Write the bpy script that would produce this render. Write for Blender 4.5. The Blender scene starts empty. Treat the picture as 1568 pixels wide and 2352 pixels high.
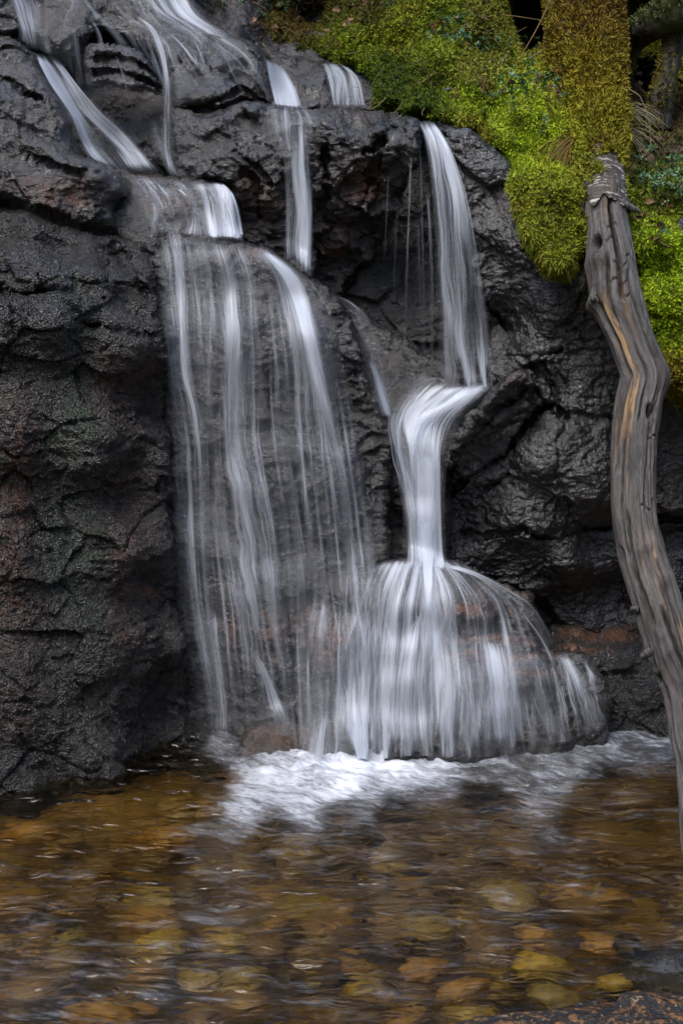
import bpy, math, random
import numpy as np
from mathutils import Vector

C = bpy.context.scene.collection
S = bpy.context.scene
rng = np.random.default_rng(7)
random.seed(7)

# ------------------------------------------------------------------ camera, sky, sun, exposure
IW, IH, F = 1568.0, 2352.0, 3136.0
CAMH = 1.608
PITCH = math.atan((1176 - 490) / F)
cam = bpy.data.cameras.new('camera'); co = bpy.data.objects.new('camera', cam); C.objects.link(co)
co.location = (0, 0, CAMH); co.rotation_euler = (math.pi / 2 - PITCH, 0, 0)
cam.sensor_fit = 'VERTICAL'; cam.sensor_height = 36; cam.lens = 36 * F / IH
cam.clip_start = 0.05; cam.clip_end = 500
S.camera = co

SUN_EL, SUN_AZ = math.radians(62), math.radians(215)     # azimuth the light comes from (0 = +Y, clockwise)
w = bpy.data.worlds.new('World'); S.world = w; w.use_nodes = True
nt = w.node_tree; bg = nt.nodes['Background']
sky = nt.nodes.new('ShaderNodeTexSky'); sky.sky_type = 'NISHITA'; sky.sun_disc = False
sky.sun_elevation = SUN_EL; sky.sun_rotation = SUN_AZ; sky.air_density = 1.0; sky.dust_density = 2.0
nt.links.new(sky.outputs[0], bg.inputs[0]); bg.inputs[1].default_value = 0.15
sl = bpy.data.lights.new('sun', 'SUN'); sl.energy = 1.5; sl.angle = math.radians(30); sl.color = (1, .97, .93)
so = bpy.data.objects.new('sun', sl); C.objects.link(so)
dv = Vector((math.sin(SUN_AZ) * math.cos(SUN_EL), math.cos(SUN_AZ) * math.cos(SUN_EL), math.sin(SUN_EL)))
so.rotation_euler = dv.to_track_quat('Z', 'Y').to_euler(); so.location = (0, -2, 6)
S.view_settings.view_transform = 'Standard'; S.view_settings.look = 'None'
S.view_settings.exposure = 0.78; S.view_settings.gamma = 1
S.render.engine = 'CYCLES'
S.cycles.max_bounces = 8; S.cycles.transparent_max_bounces = 24
S.cycles.diffuse_bounces = 3; S.cycles.glossy_bounces = 3; S.cycles.transmission_bounces = 6
S.cycles.use_denoising = True

# ------------------------------------------------------------------ numpy noise
_perm = np.random.default_rng(3).permutation(256).astype(np.int64)
_perm = np.concatenate([_perm, _perm, _perm])
_g = np.random.default_rng(4).normal(size=(256, 3)); _g /= np.linalg.norm(_g, axis=1, keepdims=True)

def perlin(p):
    i = np.floor(p).astype(np.int64); f = p - i
    u = f * f * f * (f * (f * 6 - 15) + 10)
    i &= 255
    out = 0
    for dx in (0, 1):
        wx = u[:, 0] if dx else 1 - u[:, 0]
        hx = _perm[(i[:, 0] + dx) & 255]
        for dy in (0, 1):
            wy = wx * (u[:, 1] if dy else 1 - u[:, 1])
            hy = _perm[hx + ((i[:, 1] + dy) & 255)]
            for dz in (0, 1):
                wz = wy * (u[:, 2] if dz else 1 - u[:, 2])
                g = _g[_perm[hy + ((i[:, 2] + dz) & 255)] & 255]
                out = out + wz * (g[:, 0] * (f[:, 0] - dx) + g[:, 1] * (f[:, 1] - dy) + g[:, 2] * (f[:, 2] - dz))
    return out * 1.6

def fbm(p, octs=4, gain=.5, lac=2.03):
    a, s, o = 1.0, 0.0, 0
    for k in range(octs):
        o = o + a * perlin(p + k * 17.3); s += a; a *= gain; p = p * lac
    return o / s

def ridged(p, octs=4, gain=.5):
    a, s, o = 1.0, 0.0, 0
    for k in range(octs):
        o = o + a * (1 - np.abs(perlin(p + k * 11.7)) * 2); s += a; a *= gain; p = p * 2.07
    return o / s

def facets(p):
    """voronoi blocks, each with its own tilted flat face; returns (height, edge)"""
    i = np.floor(p).astype(np.int64); best = np.full(len(p), 9.); sec = best.copy(); h = np.zeros(len(p))
    for dx in (-1, 0, 1):
        for dy in (-1, 0, 1):
            for dz in (-1, 0, 1):
                c = i + (dx, dy, dz); k = c & 255
                hsh = _perm[_perm[_perm[k[:, 0]] + k[:, 1]] + k[:, 2]]
                g = _g[hsh & 255]; ctr = c + .5 + g * .45
                d = p - ctr; dd = (d * d).sum(1)
                g2 = _g[(hsh * 7 + 31) & 255]
                hh = (d * g2).sum(1) + g[:, 0] * .5
                m = dd < best
                sec = np.where(m, best, np.minimum(sec, dd)); h = np.where(m, hh, h); best = np.where(m, dd, best)
    return h, np.sqrt(sec) - np.sqrt(best)

# ------------------------------------------------------------------ pixel ray <-> world
CP, SP = math.cos(PITCH), math.sin(PITCH)
def world(u, v, Y):
    a = (np.asarray(u, float) - 784) / F; b = -(np.asarray(v, float) - 1176) / F
    dy = CP + b * SP; dz = -SP + b * CP
    return np.stack([Y * a / dy, Y + 0 * a, CAMH + Y * dz / dy], -1)
def planeY(u, v, z=0.0):
    b = -(np.asarray(v, float) - 1176) / F
    return (z - CAMH) * (CP + b * SP) / (-SP + b * CP)
def pix(p):
    x, y, z = p[..., 0], p[..., 1], p[..., 2] - CAMH
    d = y * CP - z * SP; up = y * SP + z * CP
    return 784 + F * x / d, 1176 - F * up / d

# ------------------------------------------------------------------ object helpers
def tag(o, label=None, cat=None, group=None, kind=None):
    if label: o['label'] = label
    if cat: o['category'] = cat
    if group: o['group'] = group
    if kind: o['kind'] = kind
    return o

def mesh(name, V, Fc, mat, parent=None, smooth=True, attrs=None, uv=None):
    V = np.asarray(V, np.float32); me = bpy.data.meshes.new(name)
    Fc = np.asarray(Fc, np.int32); n, k = Fc.shape
    me.vertices.add(len(V)); me.vertices.foreach_set('co', V.ravel())
    me.loops.add(n * k); me.loops.foreach_set('vertex_index', Fc.ravel())
    me.polygons.add(n); me.polygons.foreach_set('loop_start', np.arange(0, n * k, k, dtype=np.int32))
    me.polygons.foreach_set('loop_total', np.full(n, k, np.int32))
    if smooth: me.polygons.foreach_set('use_smooth', np.ones(n, bool))
    me.update(calc_edges=True)
    for an, arr in (attrs or {}).items():
        arr = np.asarray(arr, np.float32)
        if arr.ndim == 1:
            at = me.attributes.new(an, 'FLOAT', 'POINT'); at.data.foreach_set('value', arr)
        else:
            if arr.shape[1] == 3: arr = np.concatenate([arr, np.ones((len(arr), 1), np.float32)], 1)
            at = me.attributes.new(an, 'FLOAT_COLOR', 'POINT'); at.data.foreach_set('color', arr.ravel())
    if uv is not None:
        l = me.uv_layers.new(name='UVMap'); l.data.foreach_set('uv', np.asarray(uv, np.float32)[Fc.ravel()].ravel())
    me.materials.append(mat)
    o = bpy.data.objects.new(name, me); C.objects.link(o)
    if parent: o.parent = parent
    return o

def empty(name, loc=(0, 0, 0)):
    o = bpy.data.objects.new(name, None); C.objects.link(o); o.location = loc; o.empty_display_size = .1
    return o

def grid_faces(nr, nc, wrap=False):
    r = np.arange(nr - 1)[:, None]; c = np.arange(nc if wrap else nc - 1)[None]
    c2 = (c + 1) % nc
    return np.stack([r * nc + c, r * nc + c2, (r + 1) * nc + c2, (r + 1) * nc + c], -1).reshape(-1, 4)

# ------------------------------------------------------------------ materials
class NT:
    def __init__(s, name):
        s.m = bpy.data.materials.new(name); s.m.use_nodes = True; s.t = s.m.node_tree
        s.out = s.t.nodes['Material Output']; s.p = s.t.nodes['Principled BSDF']
    def n(s, typ, **kw):
        nd = s.t.nodes.new('ShaderNode' + typ)
        for k, v in kw.items():
            if hasattr(nd, k): setattr(nd, k, v)
            else: nd.inputs[k.replace('_', ' ').title() if k.replace('_', ' ').title() in nd.inputs else k].default_value = v
        return nd
    def l(s, a, b): s.t.links.new(a, b)
    def val(s, x, inp):
        if isinstance(x, (int, float)): inp.default_value = x
        else: s.l(x, inp)
    def math(s, op, a, b=0.0, clamp=False):
        nd = s.t.nodes.new('ShaderNodeMath'); nd.operation = op; nd.use_clamp = clamp
        s.val(a, nd.inputs[0]); s.val(b, nd.inputs[1]); return nd.outputs[0]
    def rng(s, x, a, b, c=0., d=1., smooth=True):
        nd = s.t.nodes.new('ShaderNodeMapRange'); nd.interpolation_type = 'SMOOTHSTEP' if smooth else 'LINEAR'
        for i, q in enumerate((x, a, b, c, d)): s.val(q, nd.inputs[i])
        return nd.outputs[0]
    def noise(s, vec, scale, detail=3, rough=.5, dist=0.):
        nd = s.t.nodes.new('ShaderNodeTexNoise'); s.l(vec, nd.inputs['Vector'])
        nd.inputs['Scale'].default_value = scale; nd.inputs['Detail'].default_value = detail
        nd.inputs['Roughness'].default_value = rough; nd.inputs['Distortion'].default_value = dist
        return nd.outputs['Fac']
    def mapv(s, vec, scale=(1, 1, 1), loc=(0, 0, 0), rot=(0, 0, 0)):
        nd = s.t.nodes.new('ShaderNodeMapping'); s.l(vec, nd.inputs[0])
        nd.inputs['Scale'].default_value = scale; nd.inputs['Location'].default_value = loc; nd.inputs['Rotation'].default_value = rot
        return nd.outputs[0]
    def mix(s, f, a, b):
        nd = s.t.nodes.new('ShaderNodeMix'); nd.data_type = 'RGBA'; s.val(f, nd.inputs[0])
        for q, i in ((a, 6), (b, 7)):
            if isinstance(q, tuple): nd.inputs[i].default_value = (*q, 1)
            else: s.l(q, nd.inputs[i])
        return nd.outputs[2]
    def attr(s, name, out='Fac'):
        nd = s.t.nodes.new('ShaderNodeAttribute'); nd.attribute_name = name; return nd.outputs[out]
    def pos(s):
        nd = s.t.nodes.new('ShaderNodeTexCoord'); return nd.outputs['Object']
    def uv(s):
        nd = s.t.nodes.new('ShaderNodeTexCoord'); return nd.outputs['UV']
    def bump(s, h, strength, dist, prev=None):
        nd = s.t.nodes.new('ShaderNodeBump'); nd.inputs['Strength'].default_value = strength
        nd.inputs['Distance'].default_value = dist; s.l(h, nd.inputs['Height'])
        if prev is not None: s.l(prev, nd.inputs['Normal'])
        return nd.outputs[0]

def rock_mat(name, fine=160., bumpd=.004, bstr=.8, rough=(.16, .42), strata=1.0, gran=0.0):
    N = NT(name); p = N.pos()
    col = N.attr('tint', 'Color')
    q = N.mapv(p, (1, 1, strata))
    n1 = N.noise(q, 22, 5, .6); n2 = N.noise(q, fine, 4, .6); n3 = N.noise(p, fine * 2.7, 2, .5)
    c = N.mix(N.rng(n1, .35, .7, 0, .75), col, (.012, .011, .012))
    spk = N.noise(p, 420, 2, .6)
    c = N.mix(N.rng(spk, .60, .74, 0, .22), c, (.14, .115, .09))
    N.l(c, N.p.inputs['Base Color'])
    N.l(N.rng(n1, .3, .7, rough[0], rough[1]), N.p.inputs['Roughness']); bb = N.noise(N.mapv(p, (1, 1, 1.5)), 28, 2, .5)
    h = N.math('ADD', N.math('MULTIPLY', n1, .7), n2)
    b = N.bump(bb, 1, .012)
    b = N.bump(h, 1, bumpd * 1.2, b)
    b = N.bump(n3, .5, bumpd * .2, b)
    if gran:
        vn = N.t.nodes.new('ShaderNodeTexVoronoi'); vn.inputs['Scale'].default_value = gran; N.l(p, vn.inputs['Vector'])
        b = N.bump(N.math('ADD', vn.outputs['Distance'], N.noise(p, 90, 3, .6)), 1, .0065, b)
    N.l(b, N.p.inputs['Normal'])
    N.p.inputs['Specular IOR Level'].default_value = .6
    N.p.inputs['Coat Weight'].default_value = 1; N.p.inputs['Coat Roughness'].default_value = .05
    N.l(b, N.p.inputs['Coat Normal'])
    return N.m

M_ROCK = rock_mat('wet_rock', 130, .0065, .9, (.10, .40), 1.6)
M_GRAN = rock_mat('wet_grainy_rock', 170, .010, .9, (.10, .50), 1.2, gran=185)
M_SLAB = rock_mat('wet_slab_rock', 80, .008, .8, (.08, .26), 1.2)
M_SPECK = rock_mat('speckled_rock', 160, .004, .7, (.3, .6))

# ------------------------------------------------------------------ layered rock relief
G = 3.5
U0, U1, V0, V1 = -330, 1900, -260, 2110
NU, NV = int((U1 - U0) / G) + 1, int((V1 - V0) / G) + 1
GU, GV = np.meshgrid(U0 + np.arange(NU) * G, V0 + np.arange(NV) * G)
COMP = np.full((NV, NU), 9.0)

def smooth_poly(pts, n=6, closed=True):
    P = np.array(pts, float); m = len(P); out = []
    rngk = range(m) if closed else range(m - 1)
    for i in rngk:
        if closed: a, b, c, d = P[(i - 1) % m], P[i], P[(i + 1) % m], P[(i + 2) % m]
        else: a, b, c, d = P[max(i - 1, 0)], P[i], P[i + 1], P[min(i + 2, m - 1)]
        for t in np.arange(n) / n:
            out.append(.5 * (2 * b + (c - a) * t + (2 * a - 5 * b + 4 * c - d) * t * t + (3 * b - a - 3 * c + d) * t ** 3))
    if not closed: out.append(P[-1])
    return np.array(out)

def seg_dist(u, v, P, closed):
    d = np.full(u.shape, 1e9); n = len(P)
    for i in range(n if closed else n - 1):
        a, b = P[i][:2], P[(i + 1) % n][:2]; e = b - a; L = (e * e).sum() + 1e-9
        t = np.clip(((u - a[0]) * e[0] + (v - a[1]) * e[1]) / L, 0, 1)
        d = np.minimum(d, (u - a[0] - t * e[0]) ** 2 + (v - a[1] - t * e[1]) ** 2)
    return np.sqrt(d)

def inside(u, v, P):
    c = np.zeros(u.shape, bool); n = len(P); j = n - 1
    for i in range(n):
        yi, yj = P[i][1], P[j][1]
        if yi != yj:
            c ^= ((yi > v) != (yj > v)) & (u < (P[j][0] - P[i][0]) * (v - yi) / (yj - yi) + P[i][0])
        j = i
    return c

def idw(u, v, ctrl, p=3.0, val=slice(2, 3)):
    Cc = np.array(ctrl, float); num = 0; den = 0
    for c in Cc:
        w_ = 1 / (((u - c[0]) ** 2 + (v - c[1]) ** 2) + 900) ** (p / 2)
        num = num + w_[..., None] * c[val]; den = den + w_
    return num / den[..., None]

ROCKC = (.034, .031, .033)
def tints(u, v, P3, base, spots, seed):
    col = np.empty((len(u), 3)); col[:] = base
    n = fbm(P3 * 9 + seed, 4); n2 = fbm(P3 * 30 + seed + 5, 3)
    col *= (1 + .5 * n + .35 * n2)[:, None].clip(.3, 2)
    for (su, sv, ru, rv, c, k) in spots:
        wgt = np.exp(-(((u - su) / ru) ** 2 + ((v - sv) / rv) ** 2) + 1.2 * n + .8 * n2)
        wgt = (k * np.clip(wgt * 1.2 - .15, 0, 1))[:, None]
        col = col * (1 - wgt) + np.array(c) * wgt * (1 + .6 * n2)[:, None]
    return (col * np.array((.50, .44, .40))).clip(.002, 1)

RUST = (.20, .062, .018); GREEN = (.026, .060, .018); ORANGE = (.50, .20, .05); TAN = (.16, .10, .06)

def relief(poly, ctrl, r=60, rd=.35, warp=10, seed=0, big=.05, mid=.02, fine=.007, facet=.02, fs=7., fstretch=(1, 1, 1.6),
           cracks=(), tilt=0.0, record=True, lim=None, idwp=3.0):
    """front surface of one rock on the common grid; its rim rounds away backwards by rd metres"""
    P = smooth_poly(poly); lo = P.min(0) - 12; hi = P.max(0) + 12
    a0, a1 = max(0, int((lo[0] - U0) / G)), min(NU, int((hi[0] - U0) / G) + 2)
    b0, b1 = max(0, int((lo[1] - V0) / G)), min(NV, int((hi[1] - V0) / G) + 2)
    u = GU[b0:b1, a0:a1]; v = GV[b0:b1, a0:a1]; sh = u.shape
    q = np.stack([u.ravel() / 70, v.ravel() / 70, np.full(u.size, seed * 3.7)], 1)
    wu = u + warp * (fbm(q, 4) * 1.6).reshape(sh); wv = v + warp * (fbm(q + 40, 4) * 1.6).reshape(sh)
    ins = inside(wu, wv, P); d = seg_dist(wu, wv, P, True); d = np.where(ins, d, -d)
    t = np.clip((d + 3) / r, 0, 1)
    Y = idw(u, v, ctrl, idwp)[..., 0] + rd * (1 - np.sqrt(1 - (1 - t) ** 2))
    for ck in cracks:
        pts, dep, wd = ck
        cd = seg_dist(wu, wv, smooth_poly(pts, 5, False), False)
        Y = Y + dep * np.exp(-(cd / wd) ** 2)
    X = world(u, v, Y)
    # normals
    du = np.gradient(X, axis=1); dvv = np.gradient(X, axis=0)
    nrm = np.cross(dvv, du); nrm /= np.linalg.norm(nrm, axis=2, keepdims=True) + 1e-12
    nrm = np.where(nrm[..., 1:2] > 0, -nrm, nrm)
    X3 = X.reshape(-1, 3); s = seed * 5.13
    amp = np.clip(t * 1.5, .25, 1).ravel(); facet = facet * .72; mid = mid * .8
    disp = big * .8 * fbm(X3 * 3.1 + s, 3) + mid * .42 * fbm(X3 * (8, 8, 17) + s, 4) + fine * .8 * fbm(X3 * (46, 46, 70) + s, 3) * 1.4
    if facet:
        wp = X3 * fs * np.array(fstretch) + .13 * np.stack([perlin(X3 * 11 + s), perlin(X3 * 11 + s + 9), perlin(X3 * 11 + s + 21)], 1)
        h, e = facets(wp + s); disp += facet * .7 * h - facet * .35 * np.exp(-(e / .03) ** 2)
        h, e = facets(wp * 2.9 + s); disp += facet * .22 * h
    X3 = X3 + nrm.reshape(-1, 3) * (disp * amp)[:, None]
    mask = d > -3
    if lim is not None: mask &= lim(u, v)
    Yd = X3[:, 1].reshape(sh)
    if record: COMP[b0:b1, a0:a1] = np.where(mask, np.minimum(COMP[b0:b1, a0:a1], Yd), COMP[b0:b1, a0:a1])
    idx = -np.ones(sh, int)
    fm = mask[:-1, :-1] & mask[1:, :-1] & mask[:-1, 1:] & mask[1:, 1:]
    use = np.zeros(sh, bool); use[:-1, :-1] |= fm; use[1:, :-1] |= fm; use[:-1, 1:] |= fm; use[1:, 1:] |= fm
    idx[use] = np.arange(use.sum())
    fr, fc = np.nonzero(fm)
    Fc = np.stack([idx[fr, fc], idx[fr + 1, fc], idx[fr + 1, fc + 1], idx[fr, fc + 1]], 1)
    us = use.ravel()
    return dict(V=X3[us], F=Fc, u=u.ravel()[us], v=v.ravel()[us], N=nrm.reshape(-1, 3)[us], t=t.ravel()[us])

def rock(name, label, cat, poly, ctrl, mat=M_ROCK, base=ROCKC, spots=(), kind=None, group=None, seed=0, **kw):
    R = relief(poly, ctrl, seed=seed, **kw)
    col = tints(R['u'], R['v'], R['V'], base, spots, seed * 2.3)
    o = mesh(name, R['V'], R['F'], mat, attrs={'tint': col})
    if kind: tag(o, label, cat, kind=kind)
    else: tag(o, label, cat, group)
    return o

# rear wall behind everything
rock('rock_face', None, None,
     [(-320, -250), (500, -250), (1200, -250), (1890, -250), (1890, 1000), (1890, 2090), (700, 2090), (-320, 2090), (-320, 900)],
     [(0, 0, 4.95), (250, 0, 5.0), (450, 0, 5.2), (700, 0, 5.5), (0, 200, 4.65), (280, 240, 4.72), (330, 350, 4.6), (500, 100, 4.85), (700, 180, 5.0),
      (850, 400, 4.75), (850, 700, 4.6), (1000, 800, 4.6), (1000, 500, 4.7), (1300, 300, 4.9), (1500, 0, 5.6), (1500, 1000, 4.5), (1500, 1300, 4.4),
      (900, 1200, 4.4), (600, 1200, 4.4), (200, 1200, 4.3), (1300, 1500, 4.4), (1000, 1900, 4.5), (200, 1900, 4.3), (1500, 1900, 4.5), (-300, 400, 4.6), (1100, 0, 5.6)],
     lim=lambda u, v: ~((u > 900) & (v < 260)), kind='structure', r=20, rd=.1, big=.06, mid=.03, facet=.03, fs=5, seed=1,
     spots=[(300, 230, 60, 25, RUST, .5), (800, 450, 120, 90, RUST, .5), (880, 640, 60, 40, GREEN, .5), (220, 20, 120, 20, (.12, .10, .09), .7)])

# upper left sloping slab
rock('rock', 'broad grey slab sloping under thin water at the top left edge', 'rock',
     [(-320, -240), (250, -240), (430, -200), (455, 0), (500, 62), (575, 92), (604, 125), (618, 190), (622, 245), (560, 238), (500, 262), (470, 250), (398, 262),
      (385, 180), (330, 118), (250, 84), (200, 100), (190, 160), (100, 120), (60, 90), (-320, 70)],
     [(100, 0, 4.85), (300, -100, 5.1), (300, 30, 4.85), (430, 0, 5.0), (450, 100, 4.72), (420, 150, 4.6), (420, 240, 4.52), (560, 130, 4.7), (590, 200, 4.55), (500, 240, 4.5), (150, 100, 4.62), (0, 60, 4.7)],
     r=30, rd=.25, seed=2, big=.04, mid=.018, fine=.008, facet=.03, fs=6,
     cracks=[([(395, 250), (450, 235), (520, 222), (560, 200), (605, 235)], .05, 6), ([(540, 175), (575, 185), (600, 215)], .05, 8), ([(400, 130), (470, 160), (560, 150)], .03, 5)],
     spots=[(560, 235, 40, 12, RUST, .7), (230, 50, 160, 30, (.10, .095, .09), .7), (460, 110, 40, 20, (.12, .10, .09), .6)])
rock('rock', 'dark layered block jutting out between the two streams at upper left', 'rock',
     [(196, 112), (250, 98), (310, 112), (352, 148), (374, 185), (366, 214), (320, 212), (260, 200), (200, 192)],
     [(250, 120, 4.58), (350, 180, 4.55), (220, 180, 4.5), (300, 200, 4.5)], r=22, rd=.16, warp=8, seed=3, big=.02, mid=.035, fine=.009,
     facet=.02, fs=10, fstretch=(.6, 1, 2.5), cracks=[([(200, 140), (280, 130), (365, 175)], .03, 4), ([(195, 165), (280, 165), (370, 200)], .03, 4)], base=(.036, .033, .036))
rock('rock', 'large smooth grey boulder at the far upper left beside the curving stream', 'boulder',
     [(-320, 60), (0, 80), (45, 92), (78, 125), (112, 182), (150, 235), (166, 268), (178, 330), (206, 366), (262, 392), (200, 410), (60, 400), (-320, 420)],
     [(0, 100, 4.5), (60, 120, 4.5), (100, 220, 4.35), (0, 250, 4.3), (160, 330, 4.3), (0, 330, 4.25), (-300, 200, 4.3), (230, 385, 4.35)],
     r=50, rd=.22, seed=4, big=.05, mid=.02, fine=.009, facet=.022, fs=7,
     cracks=[([(-20, 170), (40, 195), (60, 215), (90, 225)], .05, 5), ([(0, 110), (40, 112), (70, 130)], .03, 4)],
     spots=[(30, 108, 20, 6, (.25, .22, .14), .7)])
rock('rock', 'rounded boulder with rusty underside below the upper left boulder', 'boulder',
     [(-320, 290), (0, 298), (60, 298), (130, 322), (205, 362), (250, 380), (290, 412), (296, 450), (276, 470), (280, 505), (292, 530), (210, 530), (110, 512), (0, 470), (-320, 470)],
     [(0, 310, 4.3), (100, 345, 4.2), (200, 385, 4.18), (280, 430, 4.25), (0, 400, 4.15), (100, 440, 4.15), (200, 480, 4.2), (280, 520, 4.25), (-300, 400, 4.1)],
     r=40, rd=.2, seed=5, big=.04, mid=.03, facet=.03, fs=7, cracks=[([(-10, 345), (60, 352), (150, 385), (230, 400)], .03, 6)],
     spots=[(140, 445, 90, 40, RUST, .8), (60, 420, 60, 30, RUST, .5), (240, 470, 40, 50, (.03, .035, .018), .6)])
# big left boulder, near
rock('rock', 'huge dark boulder filling the left side with green algae and rust stains', 'boulder',
     [(-320, 470), (0, 472), (60, 480), (120, 508), (200, 532), (280, 545), (335, 545), (352, 600), (362, 700), (385, 820), (392, 1000), (396, 1200), (412, 1400), (440, 1600),
      (456, 1720), (440, 1850), (300, 2000), (0, 2100), (-320, 2100)],
     [(0, 490, 4.15), (150, 540, 4.12), (300, 560, 4.2), (0, 640, 3.92), (100, 640, 3.92), (200, 640, 3.98), (320, 680, 4.1), (0, 720, 3.82), (120, 740, 3.84), (250, 780, 3.92),
      (380, 900, 4.12), (0, 1000, 3.78), (200, 1000, 3.83), (350, 1100, 4.0), (0, 1300, 3.72), (250, 1300, 3.85), (400, 1350, 4.02), (200, 1500, 3.78), (420, 1600, 4.05),
      (0, 1600, 3.66), (0, 1850, 3.6), (200, 1800, 3.7), (440, 1750, 4.0), (430, 1850, 4.0), (100, 2050, 3.55), (-300, 1200, 3.65), (-300, 1900, 3.5)],
     mat=M_GRAN, r=30, rd=.16, seed=6, big=.07, mid=.03, fine=.010, facet=.035, fs=5, base=(.017, .013, .010),
     spots=[(60, 670, 80, 12, GREEN, .9), (160, 650, 60, 40, (.05, .06, .05), .6), (260, 880, 60, 90, RUST, .8), (50, 1080, 40, 150, RUST, .9), (20, 1350, 70, 300, RUST, .5), (330, 830, 40, 60, RUST, .5),
            (180, 1100, 75, 420, GREEN, 1), (200, 1400, 50, 200, (.014, .04, .012), .8), (15, 920, 20, 30, (.2, .18, .05), .5), (340, 1360, 20, 14, ORANGE, .5),
            (300, 1250, 50, 300, RUST, .5), (70, 1600, 200, 150, (.04, .022, .012), .5)],
     cracks=[([(0, 660), (60, 680), (120, 668), (180, 690)], .05, 9), ([(270, 560), (300, 620), (340, 690)], .03, 7), ([(200, 740), (280, 760), (350, 770)], .04, 9)])
# stepped ledge that carries the small pool between the left boulders and centre block
rock('rock', 'flat ledge under running water beside the rusty left boulder', 'rock',
     [(255, 402), (330, 402), (400, 408), (500, 422), (538, 445), (556, 545), (600, 580), (480, 590), (380, 600), (300, 560), (250, 520)],
     [(300, 410, 4.42), (400, 415, 4.42), (500, 430, 4.36), (530, 470, 4.3), (540, 540, 4.28), (450, 470, 4.3), (400, 500, 4.27), (300, 500, 4.28), (330, 560, 4.22), (480, 560, 4.25)],
     r=16, rd=.1, seed=7, big=.02, mid=.015, facet=.012, spots=[(400, 470, 90, 30, TAN, .9), (340, 400, 60, 20, TAN, .6)])
# centre block
rock('rock', 'square grey block above the small ledge, between two streams', 'rock',
     [(404, 238), (480, 262), (560, 238), (640, 248), (690, 290), (720, 380), (735, 520), (720, 660), (600, 640), (548, 560), (532, 450), (505, 420), (405, 410), (398, 300)],
     [(410, 260, 4.5), (500, 280, 4.42), (560, 255, 4.48), (640, 260, 4.5), (410, 400, 4.45), (480, 400, 4.36), (540, 380, 4.36), (600, 420, 4.4), (560, 520, 4.48), (650, 560, 4.5), (690, 450, 4.5), (630, 330, 4.42)],
     r=24, rd=.2, seed=8, big=.04, mid=.022, fine=.009, facet=.035, fs=8,
     cracks=[([(545, 345), (575, 375), (600, 400), (620, 430)], .03, 5), ([(560, 400), (590, 420), (600, 500)], .04, 8)],
     spots=[(570, 430, 30, 50, RUST, .9), (610, 480, 30, 50, RUST, .5), (555, 350, 20, 10, TAN, .8), (650, 262, 50, 10, TAN, .5)])
rock('rock', 'rock step behind the top ledge, with moss on its right', 'rock',
     [(604, 118), (660, 128), (720, 136), (780, 145), (830, 160), (870, 200), (880, 262), (760, 275), (600, 270), (612, 190)],
     [(610, 130, 4.95), (700, 145, 4.95), (800, 160, 4.95), (620, 240, 4.7), (720, 240, 4.7), (850, 240, 4.72), (720, 190, 4.78)], r=22, rd=.2, seed=9, big=.03, mid=.02, facet=.03, fs=8)
# top ledge rock with overhanging face
rock('rock', 'overhanging dark ledge rock with rusty hollow face in the centre', 'rock',
     [(600, 252), (700, 250), (850, 250), (925, 256), (962, 276), (968, 320), (945, 380), (920, 450), (900, 520), (860, 580), (810, 640), (760, 700), (700, 690), (680, 560), (660, 400), (600, 330)],
     [(650, 256, 4.62), (800, 256, 4.6), (900, 262, 4.55), (680, 290, 4.42), (780, 290, 4.36), (880, 290, 4.32), (950, 290, 4.34), (900, 350, 4.3), (930, 400, 4.42), (800, 380, 4.38),
      (740, 400, 4.42), (700, 330, 4.42), (820, 460, 4.44), (740, 520, 4.5), (860, 540, 4.56), (780, 620, 4.58)],
     r=20, rd=.22, seed=10, big=.05, mid=.045, fine=.012, facet=.05, fs=9, idwp=4,
     cracks=[([(905, 290), (880, 330), (840, 350)], .05, 7), ([(870, 370), (850, 420), (820, 470)], .05, 8), ([(745, 350), (760, 400), (735, 470)], .05, 9)],
     spots=[(830, 420, 60, 60, RUST, .85), (780, 560, 60, 60, RUST, .6), (800, 256, 120, 10, TAN, .5), (900, 340, 30, 30, TAN, .4)])
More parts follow.
